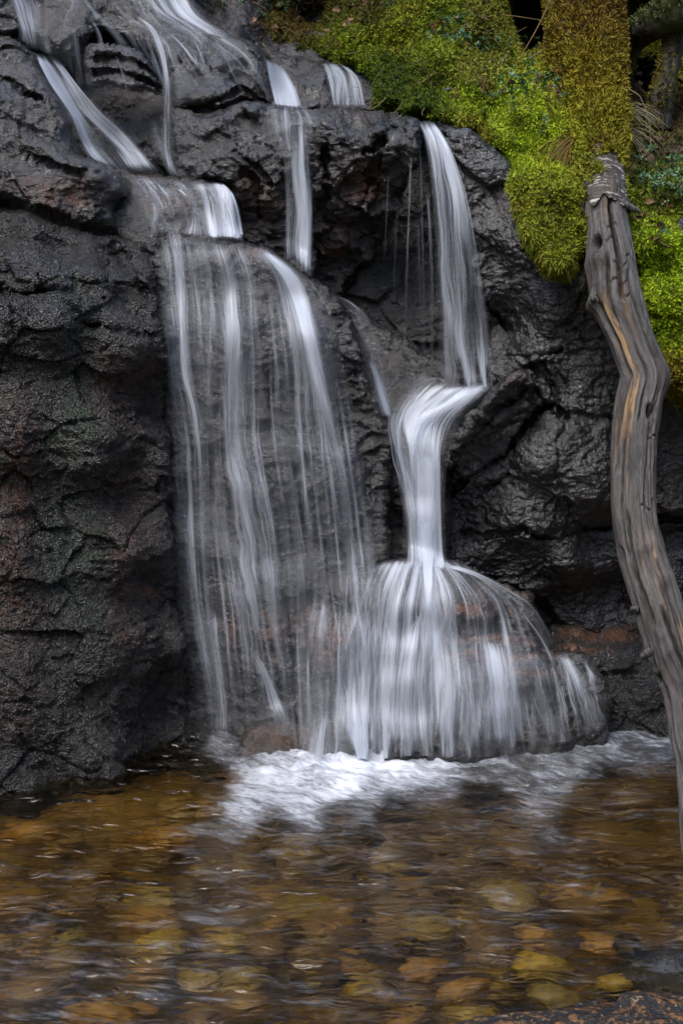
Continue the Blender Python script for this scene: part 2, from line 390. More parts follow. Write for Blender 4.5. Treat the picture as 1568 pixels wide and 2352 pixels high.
# right slab
rock('rock', 'tall black wet slab between the right fall and the leaning log', 'rock',
     [(968, 282), (1010, 278), (1062, 286), (1100, 300), (1180, 380), (1260, 520), (1400, 560), (1700, 560), (1700, 1480), (1560, 1500), (1440, 1470), (1330, 1460), (1270, 1430),
      (1200, 1380), (1100, 1340), (1000, 1330), (1005, 1150), (1050, 1000), (1110, 900), (1090, 700), (1050, 500), (1010, 340)],
     [(1000, 290, 4.42), (1050, 290, 4.42), (1060, 330, 4.38), (1080, 450, 4.36), (1120, 600, 4.36), (1140, 750, 4.4), (1200, 560, 4.26), (1300, 700, 4.2), (1230, 850, 4.22), (1180, 950, 4.28),
      (1400, 800, 4.22), (1120, 1060, 4.26), (1050, 1200, 4.3), (1250, 1050, 4.14), (1350, 1100, 4.14), (1200, 1200, 4.16), (1100, 1270, 4.2), (1300, 1290, 4.2), (1150, 1330, 4.24),
      (1360, 1250, 4.3), (1400, 1380, 4.4), (1300, 1400, 4.34), (1550, 1000, 4.3), (1550, 1180, 4.26), (1550, 1220, 4.42), (1560, 1450, 4.4), (1650, 800, 4.2)],
     mat=M_SLAB, r=26, rd=.3, seed=11, big=.05, mid=.018, fine=.008, facet=.032, fs=5.0, fstretch=(1, 1, 1.1), base=(.026, .026, .030),
     cracks=[([(1225, 890), (1250, 920), (1285, 960), (1270, 900), (1240, 830)], .03, 4), ([(1240, 940), (1270, 930), (1300, 960)], .04, 5),
             ([(1030, 1130), (1080, 1100), (1130, 1060), (1170, 1030), (1230, 950), (1260, 930)], .06, 6), ([(1110, 1120), (1160, 1085), (1200, 1075)], .05, 5),
             ([(1060, 1225), (1150, 1230), (1200, 1215), (1240, 1235), (1270, 1235)], .04, 5), ([(1170, 810), (1230, 815), (1290, 800)], .035, 4),
             ([(1120, 700), (1180, 780), (1240, 860)], .035, 6), ([(1400, 1215), (1330, 1220), (1300, 1230)], .05, 8), ([(1500, 1195), (1600, 1190)], .08, 8)],
     spots=[(1300, 1350, 80, 50, (.02, .03, .012), .6), (1120, 1000, 30, 30, RUST, .5), (1540, 1150, 60, 60, (.05, .03, .02), .6), (1340, 650, 60, 50, (.02, .035, .01), .7),
            (1300, 880, 60, 120, (.022, .032, .02), .5)])
rock('rock', 'sharp diagonal fin of rock catching the right fall', 'rock',
     [(1200, 848), (1222, 862), (1228, 890), (1215, 935), (1170, 965), (1130, 1000), (1090, 1012), (1045, 1065), (1012, 1075), (1020, 1030), (1050, 985), (1090, 940), (1130, 895), (1165, 862)],
     [(1200, 860, 4.12), (1160, 885, 4.1), (1110, 930, 4.08), (1060, 990, 4.06), (1020, 1060, 4.06), (1210, 900, 4.18), (1170, 950, 4.2), (1110, 990, 4.18)],
     r=14, rd=.2, warp=8, seed=12, big=.015, mid=.02, fine=.008, facet=.03, fs=10, base=(.04, .042, .036),
     cracks=[([(1205, 895), (1160, 930), (1100, 985), (1040, 1050)], .04, 5)], spots=[(1090, 950, 60, 30, (.02, .035, .015), .6), (1190, 870, 30, 15, TAN, .5)])
# rocks behind/left of the chute
rock('rock', 'dark sloping rock left of the basin where the right fall lands', 'rock',
     [(760, 680), (840, 720), (900, 760), (960, 800), (1060, 850), (1150, 860), (1140, 900), (1080, 960), (1040, 1060), (1030, 1320), (900, 1320), (820, 1200), (780, 900)],
     [(790, 720, 4.42), (860, 760, 4.42), (900, 800, 4.4), (960, 850, 4.36), (1080, 870, 4.3), (1140, 885, 4.2), (870, 880, 4.3), (900, 950, 4.22), (980, 930, 4.22), (1060, 930, 4.16),
      (900, 1050, 4.22), (960, 1050, 4.14), (1020, 1050, 4.16), (970, 1200, 4.12), (900, 1200, 4.25), (1020, 1250, 4.2)],
     r=20, rd=.25, seed=13, big=.03, mid=.025, facet=.025, fs=8, base=(.04, .038, .04), spots=[(930, 1000, 30, 40, TAN, .7), (1020, 1010, 20, 50, TAN, .5)])
# curtain rock
rock('rock', 'steep rounded rock face behind the wide veil of water', 'rock',
     [(285, 548), (400, 530), (480, 548), (590, 562), (660, 600), (735, 648), (790, 700), (830, 790), (868, 880), (892, 950), (896, 1100), (900, 1300), (880, 1500), (830, 1740), (700, 1900), (400, 1900),
      (380, 1500), (350, 1300), (345, 1000), (305, 700)],
     [(350, 560, 4.26), (450, 560, 4.24), (560, 575, 4.22), (360, 620, 4.2), (500, 610, 4.14), (620, 620, 4.16), (720, 670, 4.18), (780, 740, 4.16), (400, 800, 4.14), (550, 800, 4.06), (700, 800, 4.08),
      (820, 880, 4.14), (870, 960, 4.16), (420, 1100, 4.12), (600, 1100, 4.02), (760, 1100, 4.05), (860, 1100, 4.15), (430, 1400, 4.1), (600, 1400, 4.0), (780, 1400, 4.03), (600, 1650, 4.0), (460, 1650, 4.08), (800, 1650, 3.98), (600, 1850, 3.98)],
     r=30, rd=.25, seed=14, big=.06, mid=.03, fine=.011, facet=.035, fs=7, base=(.030, .027, .028),
     spots=[(560, 585, 120, 14, TAN, .9), (800, 700, 50, 18, TAN, .5), (540, 1440, 20, 60, ORANGE, .4), (620, 1440, 30, 60, ORANGE, .4), (740, 1430, 80, 60, ORANGE, .45), (460, 1350, 60, 20, TAN, .4), (660, 1690, 90, 30, TAN, .7)],
     cracks=[([(350, 780), (380, 800), (400, 790)], .05, 8)])
# dome boulder
rock('rock', 'domed tan boulder that spreads the column of water into a fan', 'boulder',
     [(760, 1330), (860, 1300), (940, 1290), (1040, 1296), (1120, 1318), (1190, 1355), (1235, 1400), (1262, 1460), (1275, 1540), (1280, 1700), (1200, 1900), (720, 1900), (700, 1600), (710, 1430)],
     [(860, 1310, 4.02), (980, 1300, 4.04), (1100, 1330, 4.04), (1200, 1390, 4.06), (780, 1360, 4.02), (900, 1400, 3.93), (1050, 1400, 3.93), (1180, 1450, 3.98), (1250, 1500, 4.04), (760, 1500, 3.94),
      (950, 1550, 3.86), (1100, 1560, 3.88), (1220, 1600, 3.95), (760, 1700, 3.88), (980, 1720, 3.82), (1150, 1720, 3.86), (1000, 1850, 3.78)],
     r=44, rd=.2, seed=15, warp=22, big=.07, mid=.05, fine=.008, facet=.06, fs=6, fstretch=(.7, 1, 1.6), base=(.075, .058, .045),
     cracks=[([(1060, 1400), (1120, 1410), (1180, 1390)], .02, 4), ([(1040, 1450), (1110, 1460), (1200, 1440)], .02, 4), ([(1235, 1420), (1250, 1470), (1255, 1530)], .05, 9)],
     spots=[(1090, 1400, 90, 12, ORANGE, .7), (1120, 1470, 90, 12, ORANGE, .7), (1060, 1505, 100, 10, ORANGE, .8), (760, 1480, 60, 60, ORANGE, .4), (1100, 1600, 100, 40, TAN, .7), (880, 1680, 120, 60, TAN, .6)])
rock('rock', 'low stepped boulder draped in thin falls at the right foot of the dome', 'boulder',
     [(1040, 1512), (1120, 1502), (1240, 1500), (1330, 1498), (1372, 1530), (1396, 1590), (1404, 1650), (1380, 1760), (1250, 1900), (1000, 1900), (980, 1640)],
     [(1060, 1520, 3.88), (1160, 1510, 3.9), (1300, 1508, 3.98), (1350, 1540, 3.96), (1080, 1580, 3.82), (1200, 1570, 3.86), (1320, 1590, 3.92), (1380, 1640, 3.98), (1100, 1680, 3.8), (1250, 1690, 3.86), (1360, 1700, 3.94), (1150, 1850, 3.76)],
     r=20, rd=.18, seed=16, big=.03, mid=.03, fine=.008, facet=.03, fs=9, base=(.05, .042, .038),
     spots=[(1150, 1512, 110, 9, ORANGE, .8), (1200, 1545, 60, 10, ORANGE, .6), (1120, 1600, 60, 40, TAN, .6)])
rock('rock', 'low flat rock with an orange top at the waterline left of the log foot', 'rock',
     [(1250, 1450), (1300, 1432), (1380, 1425), (1450, 1440), (1520, 1470), (1700, 1500), (1700, 1800), (1500, 1850), (1320, 1850), (1290, 1600)],
     [(1280, 1450, 4.36), (1380, 1435, 4.4), (1480, 1460, 4.36), (1300, 1500, 4.16), (1380, 1510, 4.12), (1460, 1520, 4.08), (1600, 1540, 4.1), (1400, 1600, 4.08), (1500, 1600, 4.06), (1400, 1700, 4.06), (1550, 1680, 4.02), (1350, 1800, 4.0), (1600, 1800, 3.98)],
     mat=M_GRAN, r=24, rd=.14, seed=17, big=.03, mid=.03, fine=.012, facet=.03, fs=8, base=(.035, .034, .034),
     spots=[(1380, 1455, 90, 18, ORANGE, .9), (1330, 1495, 60, 10, ORANGE, .5), (1420, 1480, 60, 20, (.06, .055, .05), .5)])
rock('rock', 'small rounded rock under foam at the left foot of the falls', 'boulder',
     [(560, 1668), (620, 1654), (690, 1650), (760, 1690), (790, 1760), (700, 1800), (570, 1790), (545, 1720)],
     [(600, 1670, 3.96), (680, 1670, 3.93), (640, 1720, 3.86), (740, 1730, 3.85), (640, 1780, 3.82)], r=26, rd=.15, seed=18, big=.02, mid=.015, facet=.012, base=(.09, .065, .045),
     spots=[(650, 1700, 90, 40, TAN, .8)])

# ------------------------------------------------------------------ moss bank (ground) upper right
def moss_colors(u, v, P3):
    ctrl = [  # u v r g b   (real leaf colours)
        (450, 20, .075, .065, .010), (600, 40, .070, .055, .012), (520, 50, .085, .080, .010), (700, 20, .045, .035, .012), (700, 80, .06, .05, .012), (560, 100, .09, .085, .010), (820, 110, .13, .19, .012), (740, 128, .12, .17, .012), (860, 20, .05, .045, .015),
        (900, 60, .17, .21, .018), (900, 180, .055, .095, .010), (960, 250, .07, .12, .010), (1040, 60, .17, .24, .02), (1100, 240, .18, .27, .02), (1200, 240, .26, .36, .03), (1250, 330, .25, .34, .025), (1150, 270, .25, .35, .03),
        (1180, 330, .20, .29, .02), (1230, 470, .14, .17, .018), (1270, 560, .13, .16, .015), (1280, 620, .13, .16, .01), (1110, 160, .13, .15, .03), (980, 30, .15, .20, .02),
        (1100, 40, .10, .11, .02), (1340, 100, .13, .095, .014), (1370, 60, .10, .070, .014), (1350, 220, .16, .135, .014), (1380, 290, .16, .15, .015), (1500, 250, .06, .04, .02), (1480, 350, .05, .07, .02),
        (1500, 450, .10, .15, .02), (1520, 560, .20, .30, .015), (1530, 680, .22, .32, .015), (1540, 760, .16, .24, .01), (1550, 860, .15, .13, .012), (1450, 440, .12, .16, .015), (1520, 120, .14, .15, .015), (1090, 310, .12, .08, .02),
        (1420, 380, .15, .15, .02)]
    c = idw(u, v, ctrl, 4.0, slice(2, 5))
    n = fbm(P3 * 14 + 3, 3); n2 = fbm(P3 * 60 + 8, 2)
    c = c * (1 + .8 * n + .5 * n2)[..., None].clip(.3, 2)
    br = np.clip(n * 2.6 - .45 + .9 * n2, 0, .85)[..., None]
    return (c * (1 - br) + np.array((.09, .055, .02)) * br) * np.array((1.75, 1.6, 1.05))

N = NT('moss'); N.l(N.attr('tint', 'Color'), N.p.inputs['Base Color']); N.p.inputs['Roughness'].default_value = .75
N.p.inputs['Specular IOR Level'].default_value = .25
N.p.inputs['Subsurface Weight'].default_value = 0
M_MOSS = N.m
N = NT('peat'); q = N.pos(); n1 = N.noise(q, 30, 5, .7); N.l(N.mix(n1, (.012, .010, .005), (.05, .035, .014)), N.p.inputs['Base Color'])
N.l(N.bump(n1, 1, .02), N.p.inputs['Normal']); N.p.inputs['Roughness'].default_value = .85
M_PEAT = N.m

def blades(P0, Nn, col, L, W, k, spread=.9, droop=0., seed=0, flat=None, name='moss', parent=None, mat=None, bend=.35):
    """k little leaves at every point: each a bent two-quad blade, all in one mesh"""
    r = np.random.default_rng(seed); n = len(P0)
    P = np.repeat(P0, k, 0); nn = np.repeat(Nn, k, 0); c = np.repeat(col, k, 0)
    P = P + r.normal(size=P.shape) * L * .25
    d = nn + r.normal(size=P.shape) * spread; d[:, 2] += .25 - droop
    d /= np.linalg.norm(d, axis=1, keepdims=True)
    l = L * r.uniform(.5, 1.3, (len(P), 1)); wd = W * r.uniform(.6, 1.3, (len(P), 1))
    s = np.cross(d, r.normal(size=P.shape)); s /= np.linalg.norm(s, axis=1, keepdims=True) + 1e-9
    o = np.cross(s, d)
    m_ = P + d * l * .5 + o * l * bend * .3
    tip = P + d * l + o * l * bend; tip[:, 2] -= droop * l[:, 0] * .4
    V = np.stack([P - s * wd * .35, P + s * wd * .35, m_ + s * wd * .5, m_ - s * wd * .5, tip], 1).reshape(-1, 3)
    b = np.arange(len(P))[:, None] * 5
    F1 = b + np.array([[0, 1, 2]]); F2 = b + np.array([[0, 2, 3]]); F3 = b + np.array([[3, 2, 4]])
    Fc = np.concatenate([F1, F2, F3]); cc = c * r.uniform(.8, 1.15, (len(P), 1))
    CC = np.repeat(cc, 5, 0)
    return mesh(name, V, Fc, mat or M_MOSS, parent, smooth=False, attrs={'tint': CC})

def surf_sample(R, n, seed, okf=None):
    r = np.random.default_rng(seed); Fc = R['F']; V = R['V']
    a = np.cross(V[Fc[:, 2]] - V[Fc[:, 0]], V[Fc[:, 3]] - V[Fc[:, 1]]); ar = np.linalg.norm(a, axis=1)
    u = R['u'][Fc[:, 0]]; v = R['v'][Fc[:, 0]]
    wgt = np.minimum(ar, np.quantile(ar, .98))
    if okf is not None: wgt = wgt * okf(u, v)
    f = r.choice(len(Fc), n, p=wgt / wgt.sum()); s, t = r.random(n)[:, None], r.random(n)[:, None]
    q = Fc[f]; P = (V[q[:, 0]] * (1 - s) + V[q[:, 3]] * s) * (1 - t) + (V[q[:, 1]] * (1 - s) + V[q[:, 2]] * s) * t
    nn = -a[f] / (ar[f][:, None] + 1e-12); nn = np.where(nn[:, 1:2] > 0, -nn, nn)
    uu, vv = pix(P)
    return P, nn, uu, vv

BANK = [(440, -240), (1200, -250), (1890, -250), (1890, 940), (1590, 930), (1530, 900), (1490, 800), (1460, 700), (1440, 560), (1400, 560), (1330, 600), (1298, 640), (1268, 622), (1235, 580), (1195, 520),
        (1168, 440), (1135, 370), (1085, 300), (1060, 292), (1000, 280), (945, 262), (900, 256), (856, 250), (848, 200), (838, 160), (790, 150), (700, 138), (640, 128), (590, 110), (500, 62), (455, 10)]
RB = relief(BANK, [(460, 0, 5.35), (520, 60, 5.15), (600, 100, 5.1), (700, 130, 5.1), (600, -100, 5.8), (800, -100, 6.0), (720, 40, 5.5), (800, 120, 4.95), (850, 100, 4.9), (860, 160, 4.78), (880, 220, 4.66),
                   (950, 250, 4.52), (1050, 280, 4.45), (900, 80, 4.85), (1000, 40, 4.9), (1000, 150, 4.66), (1100, 60, 4.85), (1100, 200, 4.55), (1150, 320, 4.4), (1200, 260, 4.45), (1200, 450, 4.26),
                   (1280, 600, 4.03), (1235, 530, 4.08), (1280, 450, 4.17), (1300, 300, 4.42), (1200, 100, 5.0), (1200, 40, 5.9), (1230, 0, 6.1), (1160, -80, 5.6), (1300, 150, 4.9), (1350, 200, 4.85), (1400, 350, 4.6), (1340, 540, 4.16),
                   (1330, 0, 5.3), (1460, 50, 5.9), (1480, 150, 5.6), (1500, 250, 5.2), (1500, 350, 4.85), (1520, 450, 4.38), (1500, 560, 4.14), (1540, 700, 4.08), (1550, 850, 4.05), (1600, 0, 6.0), (1800, 300, 5.2), (1800, 800, 4.2)],
            r=24, rd=.22, seed=20, warp=22, big=.07, mid=.035, fine=.02, facet=0,
            cracks=[([(1215, -80), (1212, 20), (1222, 110)], .9, 30), ([(1450, 120), (1475, 170), (1490, 200)], .5, 26)])
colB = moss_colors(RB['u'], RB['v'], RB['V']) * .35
for (a_, b_, c_, d_, e_) in [(1218, 30, 60, 110, (.012, .009, .006)), (1475, 170, 50, 45, (.012, .009, .006)), (1510, 290, 85, 110, (.05, .028, .014))]:  # shade of the hollows put into the bank colour; brown spot is litter
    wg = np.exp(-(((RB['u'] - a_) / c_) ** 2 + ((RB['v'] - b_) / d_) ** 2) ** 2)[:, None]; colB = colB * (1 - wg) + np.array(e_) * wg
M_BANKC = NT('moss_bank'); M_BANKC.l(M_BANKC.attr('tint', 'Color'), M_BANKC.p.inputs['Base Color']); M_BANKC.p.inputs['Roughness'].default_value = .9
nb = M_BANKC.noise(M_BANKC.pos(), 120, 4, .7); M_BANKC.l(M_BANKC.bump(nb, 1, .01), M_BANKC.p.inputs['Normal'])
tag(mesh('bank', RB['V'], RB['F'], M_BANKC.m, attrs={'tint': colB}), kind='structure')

exec_vegetation = True

# ------------------------------------------------------------------ drape map for running water
def boxf(A, k, fn):
    for ax in (0, 1):
        st = [np.roll(A, s, ax) for s in range(-k, k + 1)]
        A = fn(st)
    return A
DR = boxf(COMP, 4, lambda s: np.minimum.reduce(s))
DR = boxf(DR, 5, lambda s: sum(s) / len(s)); DR = boxf(DR, 3, lambda s: sum(s) / len(s))
def samp(A, u, v):
    x = np.clip((u - U0) / G, 0, NU - 1.001); y = np.clip((v - V0) / G, 0, NV - 1.001)
    i, j = x.astype(int), y.astype(int); fx, fy = x - i, y - j
    return (A[j, i] * (1 - fx) + A[j, i + 1] * fx) * (1 - fy) + (A[j + 1, i] * (1 - fx) + A[j + 1, i + 1] * fx) * fy

# ------------------------------------------------------------------ falling water
def water_mat():
    N = NT('falling_water'); uv = N.uv(); D = N.attr('dens')
    a = N.noise(N.mapv(uv, (40, .9, 1)), 1, 2, .5, .15); b = N.noise(N.mapv(uv, (130, 3.0, 1), (3, 5, 0)), 1, 3, .6)
    c = N.noise(N.mapv(uv, (330, 8, 1), (9, 1, 0)), 1, 2, .6)
    n = N.math('ADD', N.math('ADD', N.math('MULTIPLY', a, .38), N.math('MULTIPLY', b, .36)), N.math('MULTIPLY', c, .26))
    th = N.rng(D, 0, 1, .72, .26, smooth=False)
    al = N.rng(n, N.math('SUBTRACT', th, .10), N.math('ADD', th, .22))
    al = N.math('MULTIPLY', al, N.rng(D, 0, .8, 0, .88, smooth=False))
    al = N.math('ADD', al, N.math('MULTIPLY', N.math('MULTIPLY', D, .20), N.rng(b, .3, .7, .4, 1.3)), True)
    N.p.inputs['Base Color'].default_value = (.74, .79, .88, 1)
    N.p.inputs['Roughness'].default_value = .35
    N.l(N.bump(n, .35, .01), N.p.inputs['Normal'])
    tr = N.t.nodes.new('ShaderNodeBsdfTranslucent'); tr.inputs[0].default_value = (.74, .79, .88, 1)
    mx = N.t.nodes.new('ShaderNodeMixShader'); mx.inputs[0].default_value = .3
    N.l(N.p.outputs[0], mx.inputs[1]); N.l(tr.outputs[0], mx.inputs[2])
    tp = N.t.nodes.new('ShaderNodeBsdfTransparent'); m2 = N.t.nodes.new('ShaderNodeMixShader')
    N.l(al, m2.inputs[0]); N.l(tp.outputs[0], m2.inputs[1]); N.l(mx.outputs[0], m2.inputs[2]); N.l(m2.outputs[0], N.out.inputs[0])
    return N.m
M_FALL = water_mat()

def resample(L, n):
    L = smooth_poly(L, 10, False); s = np.concatenate([[0], np.cumsum(np.linalg.norm(np.diff(L[:, :2], axis=0), axis=1))])
    t = np.linspace(0, s[-1], n); return np.stack([np.interp(t, s, L[:, k]) for k in range(L.shape[1])], 1)

def sheet(lines, off=.012, lift=None, nacc=0, fall=True, edge=.12, top=.10, bot=.08, jit=.008, seed=0, floor=True, dmul=1.0, rag=0):
    """surface spanned by flow lines [(u, v, density[, Y])...]; draped on the rocks in front of it"""
    has = len(lines[0][0]) == 4
    Ls = [resample(np.array(l, float), 140) for l in lines]
    Ls = np.array(Ls)                       # lines, n, k
    m = len(Ls); width = np.linalg.norm(Ls[-1][:, :2] - Ls[0][:, :2], axis=1).max(); nc = int(max(8, width / 7))
    A = np.stack([smooth_poly(Ls[:, i, :], 8, False) if m > 2 else Ls[:, i, :] for i in range(Ls.shape[1])], 0)  # n, mm, k
    mm = A.shape[1]; x = np.linspace(0, mm - 1, nc); i0 = np.minimum(x.astype(int), mm - 2); fx = (x - i0)[None, :, None]
    A = A[:, i0] * (1 - fx) + A[:, i0 + 1] * fx
    # longer sheets need more rows
    ln = np.linalg.norm(np.diff(A[:, nc // 2, :2], axis=0), axis=1).sum(); nr = int(max(12, ln / 8))
    ii = np.linspace(0, A.shape[0] - 1, nr); j0 = np.minimum(ii.astype(int), A.shape[0] - 2); fy = (ii - j0)[:, None, None]
    A = A[j0] * (1 - fy) + A[j0 + 1] * fy
    u, v, de = A[..., 0], A[..., 1], A[..., 2]
    if has: Y = A[..., 3]
    else:
        Y = samp(DR, u, v) - off
        if fall: Y = np.minimum.accumulate(Y, 0)
        for _ in range(3): Y[1:-1] = (Y[:-2] + Y[1:-1] * 2 + Y[2:]) / 4
    P = world(u, v, Y)
    q = np.stack([np.repeat(np.linspace(0, width / 40, nc)[None], nr, 0).ravel(), np.repeat(np.linspace(0, ln / 260, nr)[:, None], nc, 1).ravel(), np.full(nr * nc, seed * 7.7)], 1)
    P = P.reshape(-1, 3); P[:, 1] += jit * fbm(q, 3) * 2
    if floor: P[:, 2] = np.maximum(P[:, 2], -.01)
    s = np.linspace(0, 1, nc); e = np.clip(np.minimum(s, 1 - s) / max(edge, 1e-3), 0, 1)[None] if edge else np.ones((1, nc))
    t = np.linspace(0, 1, nr); tt = (np.clip(t / max(top, 1e-4), 0, 1) * np.clip((1 - t) / max(bot, 1e-4), 0, 1))[:, None]
    rg = fbm(q * (2.2, 0, 1) + 31, 3).reshape(nr, nc)[:1]; tb = t[:, None] + .06 * rg * (rag if rag else 0) * 10
    tt = (np.clip(t / max(top, 1e-4), 0, 1)[:, None] * np.clip((1 - tb) / max(bot, 1e-4), 0, 1))
    clump = np.clip(1 + 1.1 * fbm(q * (.42, .16, 1) + 77, 2) + .9 * fbm(q * (1.3, .35, 1) + 60, 2), .35, 1.8).reshape(nr, nc) if width > 60 else 1
    D = (clump * de * e ** .7 * tt ** .7 * dmul * (1 + .45 * fbm(q * (1.0, .8, 1) + 5, 2).reshape(nr, nc))).clip(0, 1)
    sc = .00127
    wq = np.stack([np.repeat((s * width / 60)[None], nr, 0).ravel(), np.repeat((t * ln / 90)[:, None], nc, 1).ravel(), np.full(nr * nc, seed * 1.7)], 1)
    UV = np.stack([np.repeat((s * width * sc)[None], nr, 0).ravel() + seed * .37 + .010 * fbm(wq, 2), np.repeat((t * ln * sc)[:, None], nc, 1).ravel() + seed * .71], 1)
    return P, grid_faces(nr, nc), D.ravel(), UV

def fallobj(name, label, cat, sheets, mat=None, group=None, kind=None):
    V, Fc, D, UV, n = [], [], [], [], 0
    for s in sheets:
        V.append(s[0]); Fc.append(s[1] + n); D.append(s[2]); UV.append(s[3]); n += len(s[0])
    o = mesh(name, np.concatenate(V), np.concatenate(Fc), mat or M_FALL, attrs={'dens': np.concatenate(D)}, uv=np.concatenate(UV))
    return tag(o, label, cat, group, kind)

# main wide veil
veil = [
    [(362, 552, .35), (360, 640, .40), (378, 800, .30), (392, 1000, .28), (400, 1200, .30), (420, 1400, .40), (455, 1600, .40), (462, 1695, .3)],
    [(398, 535, .65), (415, 640, .62), (428, 850, .62), (460, 1000, .55), (465, 1200, .50), (480, 1400, .55), (510, 1600, .50), (515, 1695, .4)],
    [(450, 545, .6), (468, 640, .45), (480, 850, .30), (490, 1050, .25), (500, 1200, .30), (525, 1400, .45), (545, 1600, .42), (550, 1695, .3)],
    [(510, 548, .6), (540, 640, .5), (550, 800, .50), (545, 1000, .50), (585, 1200, .48), (610, 1400, .40), (640, 1550, .30), (650, 1690, .3)],
    [(560, 560, .65), (600, 640, .35), (620, 800, .22), (630, 1000, .22), (660, 1200, .28), (680, 1400, .32), (690, 1600, .3), (700, 1720, .4)],
    [(590, 566, .85), (650, 640, .8), (690, 820, .65), (700, 1000, .50), (715, 1200, .45), (735, 1400, .38), (760, 1600, .45), (770, 1720, .5)],
    [(610, 572, .8), (690, 650, .8), (730, 820, .65), (765, 1000, .5), (790, 1200, .45), (800, 1320, .4), (820, 1500, .4), (840, 1700, .5)],
    [(640, 585, .4), (740, 680, .3), (790, 820, .35), (820, 1000, .35), (850, 1150, .35), (868, 1270, .3), (885, 1400, .3), (900, 1560, .4)]]
sh = [sheet(veil, .02, edge=.08, seed=1, top=.03, dmul=.78, bot=.1, rag=.5), sheet(veil, .035, edge=.1, seed=2, top=.03, dmul=.5, bot=.15, rag=1)]
def st(pts, wd, dens, seed, off=.03, **kw):
    """narrow stream: centre line (u, v, width factor)"""
    a = [(p[0] - wd * (p[2] if len(p) > 2 else 1), p[1], dens * (p[3] if len(p) > 3 else 1)) for p in pts]
    b = [(p[0] + wd * (p[2] if len(p) > 2 else 1), p[1], dens * (p[3] if len(p) > 3 else 1)) for p in pts]
    return sheet([a, b], off, edge=.5, seed=seed, **kw)
sh += [st([(590, 566, .9), (662, 640, 1.2), (702, 760, 1.2), (730, 880), (760, 1000, .9), (790, 1130, .8, .8), (810, 1300, .7, .5)], 26, .9, 3, .045, bot=.5),
       st([(405, 545, .6), (418, 660), (425, 850), (450, 960, .8), (462, 1100, .8, .8), (470, 1300, .9, .6)], 18, .8, 4, .045, bot=.5),
       st([(530, 640, .6), (548, 760, .8), (555, 880), (545, 1000, .9), (565, 1120, 1.2), (600, 1330, 1, .6)], 20, .7, 5, .045, top=.2, bot=.5),
       st([(680, 860, .6), (690, 1000, .8), (705, 1160, 1), (735, 1420, .9, .5)], 12, .7, 6, .045, top=.2, bot=.5),
       st([(560, 1470, .5), (600, 1530, 1), (625, 1600, 1.4), (655, 1690, 2.4)], 16, .6, 7, .04, top=.3, bot=.3),
       st([(490, 1400, .8), (500, 1500, 1), (510, 1600, 1.1), (512, 1690, 1)], 24, .6, 8, .04)]
def strands(lines, n, wr, dr, seed, offr=(.02, .05), t0r=(0, .7), lnr=(.15, .6), wander=14):
    r = np.random.default_rng(seed); A = np.array([resample(np.array(l, float), 40) for l in lines]); out = []
    for k in range(n):
        x = r.uniform(0, len(A) - 1.001); i = int(x); L = A[i] * (1 - x + i) + A[i + 1] * (x - i)
        t0 = r.uniform(*t0r); t1 = min(1, t0 + r.uniform(*lnr)); L = L[int(t0 * 39):int(t1 * 39) + 1]
        if len(L) < 5: continue
        L = L[np.linspace(0, len(L) - 1, min(len(L), 8)).astype(int)]; wob = r.normal() * wander * np.linspace(-.3, 1, len(L)) + r.normal(size=len(L)) * 1.2
        wd = r.uniform(*wr); dn = r.uniform(*dr); o_ = r.uniform(*offr)
        a = [(p[0] + q_ - wd * f, p[1], dn) for p, q_, f in zip(L, wob, np.linspace(.5, 1.3, len(L)))]; b = [(p[0] + q_ + wd * f, p[1], dn) for p, q_, f in zip(L, wob, np.linspace(.5, 1.3, len(L)))]
        out.append(sheet([a, b], o_, edge=.5, seed=seed + k * .37, top=.25, bot=.35))
    return out
sh += strands([[(690, 1280, 1), (680, 1500, 1), (690, 1720, 1)], [(880, 1280, 1), (870, 1500, 1), (860, 1735, 1)]], 70, (4, 12), (.25, .55), 900, wander=6, t0r=(0, .5), lnr=(.3, .8))
sh += strands(veil, 150, (2, 11), (.2, .55), 200, wander=7, lnr=(.2, .8))
fallobj('waterfall', 'wide thin veil of water streaming down the left centre rock face', 'waterfall', sh)

fallobj('waterfall', 'curving stream sliding down beside the far upper left boulder', 'waterfall', [
    sheet([[(76, 122, .6), (110, 190, .7), (150, 250, .6), (170, 300, .6), (190, 350, .5), (215, 372, .3)],
           [(100, 122, .7), (140, 185, .8), (180, 250, .6), (215, 300, .35), (240, 350, .45), (280, 395, .5)],
           [(125, 128, .6), (165, 180, .85), (210, 250, .8), (260, 300, .7), (300, 345, .75), (330, 395, .8)],
           [(140, 135, .3), (172, 190, .5), (235, 252, .5), (290, 300, .4), (335, 350, .3), (380, 398, .3)]], .02, seed=11),
    st([(135, 160, .6), (160, 200, 1), (190, 250, .9), (240, 300, .8), (290, 350, .8), (325, 395, 1)], 18, .85, 12, .03)])
fallobj('waterfall', 'thin stream dropping past the layered block at upper left', 'waterfall', [
    st([(300, 30, .5), (345, 60, .8), (370, 110, 1), (382, 170, 1), (386, 230, 1), (384, 290, 1.2), (385, 350, 1.2), (400, 405, .9)], 16, .62, 13, .02),
    st([(352, 260, 1), (362, 320, 1.2), (385, 370, 1), (405, 408, .8)], 16, .42, 14, .03)])
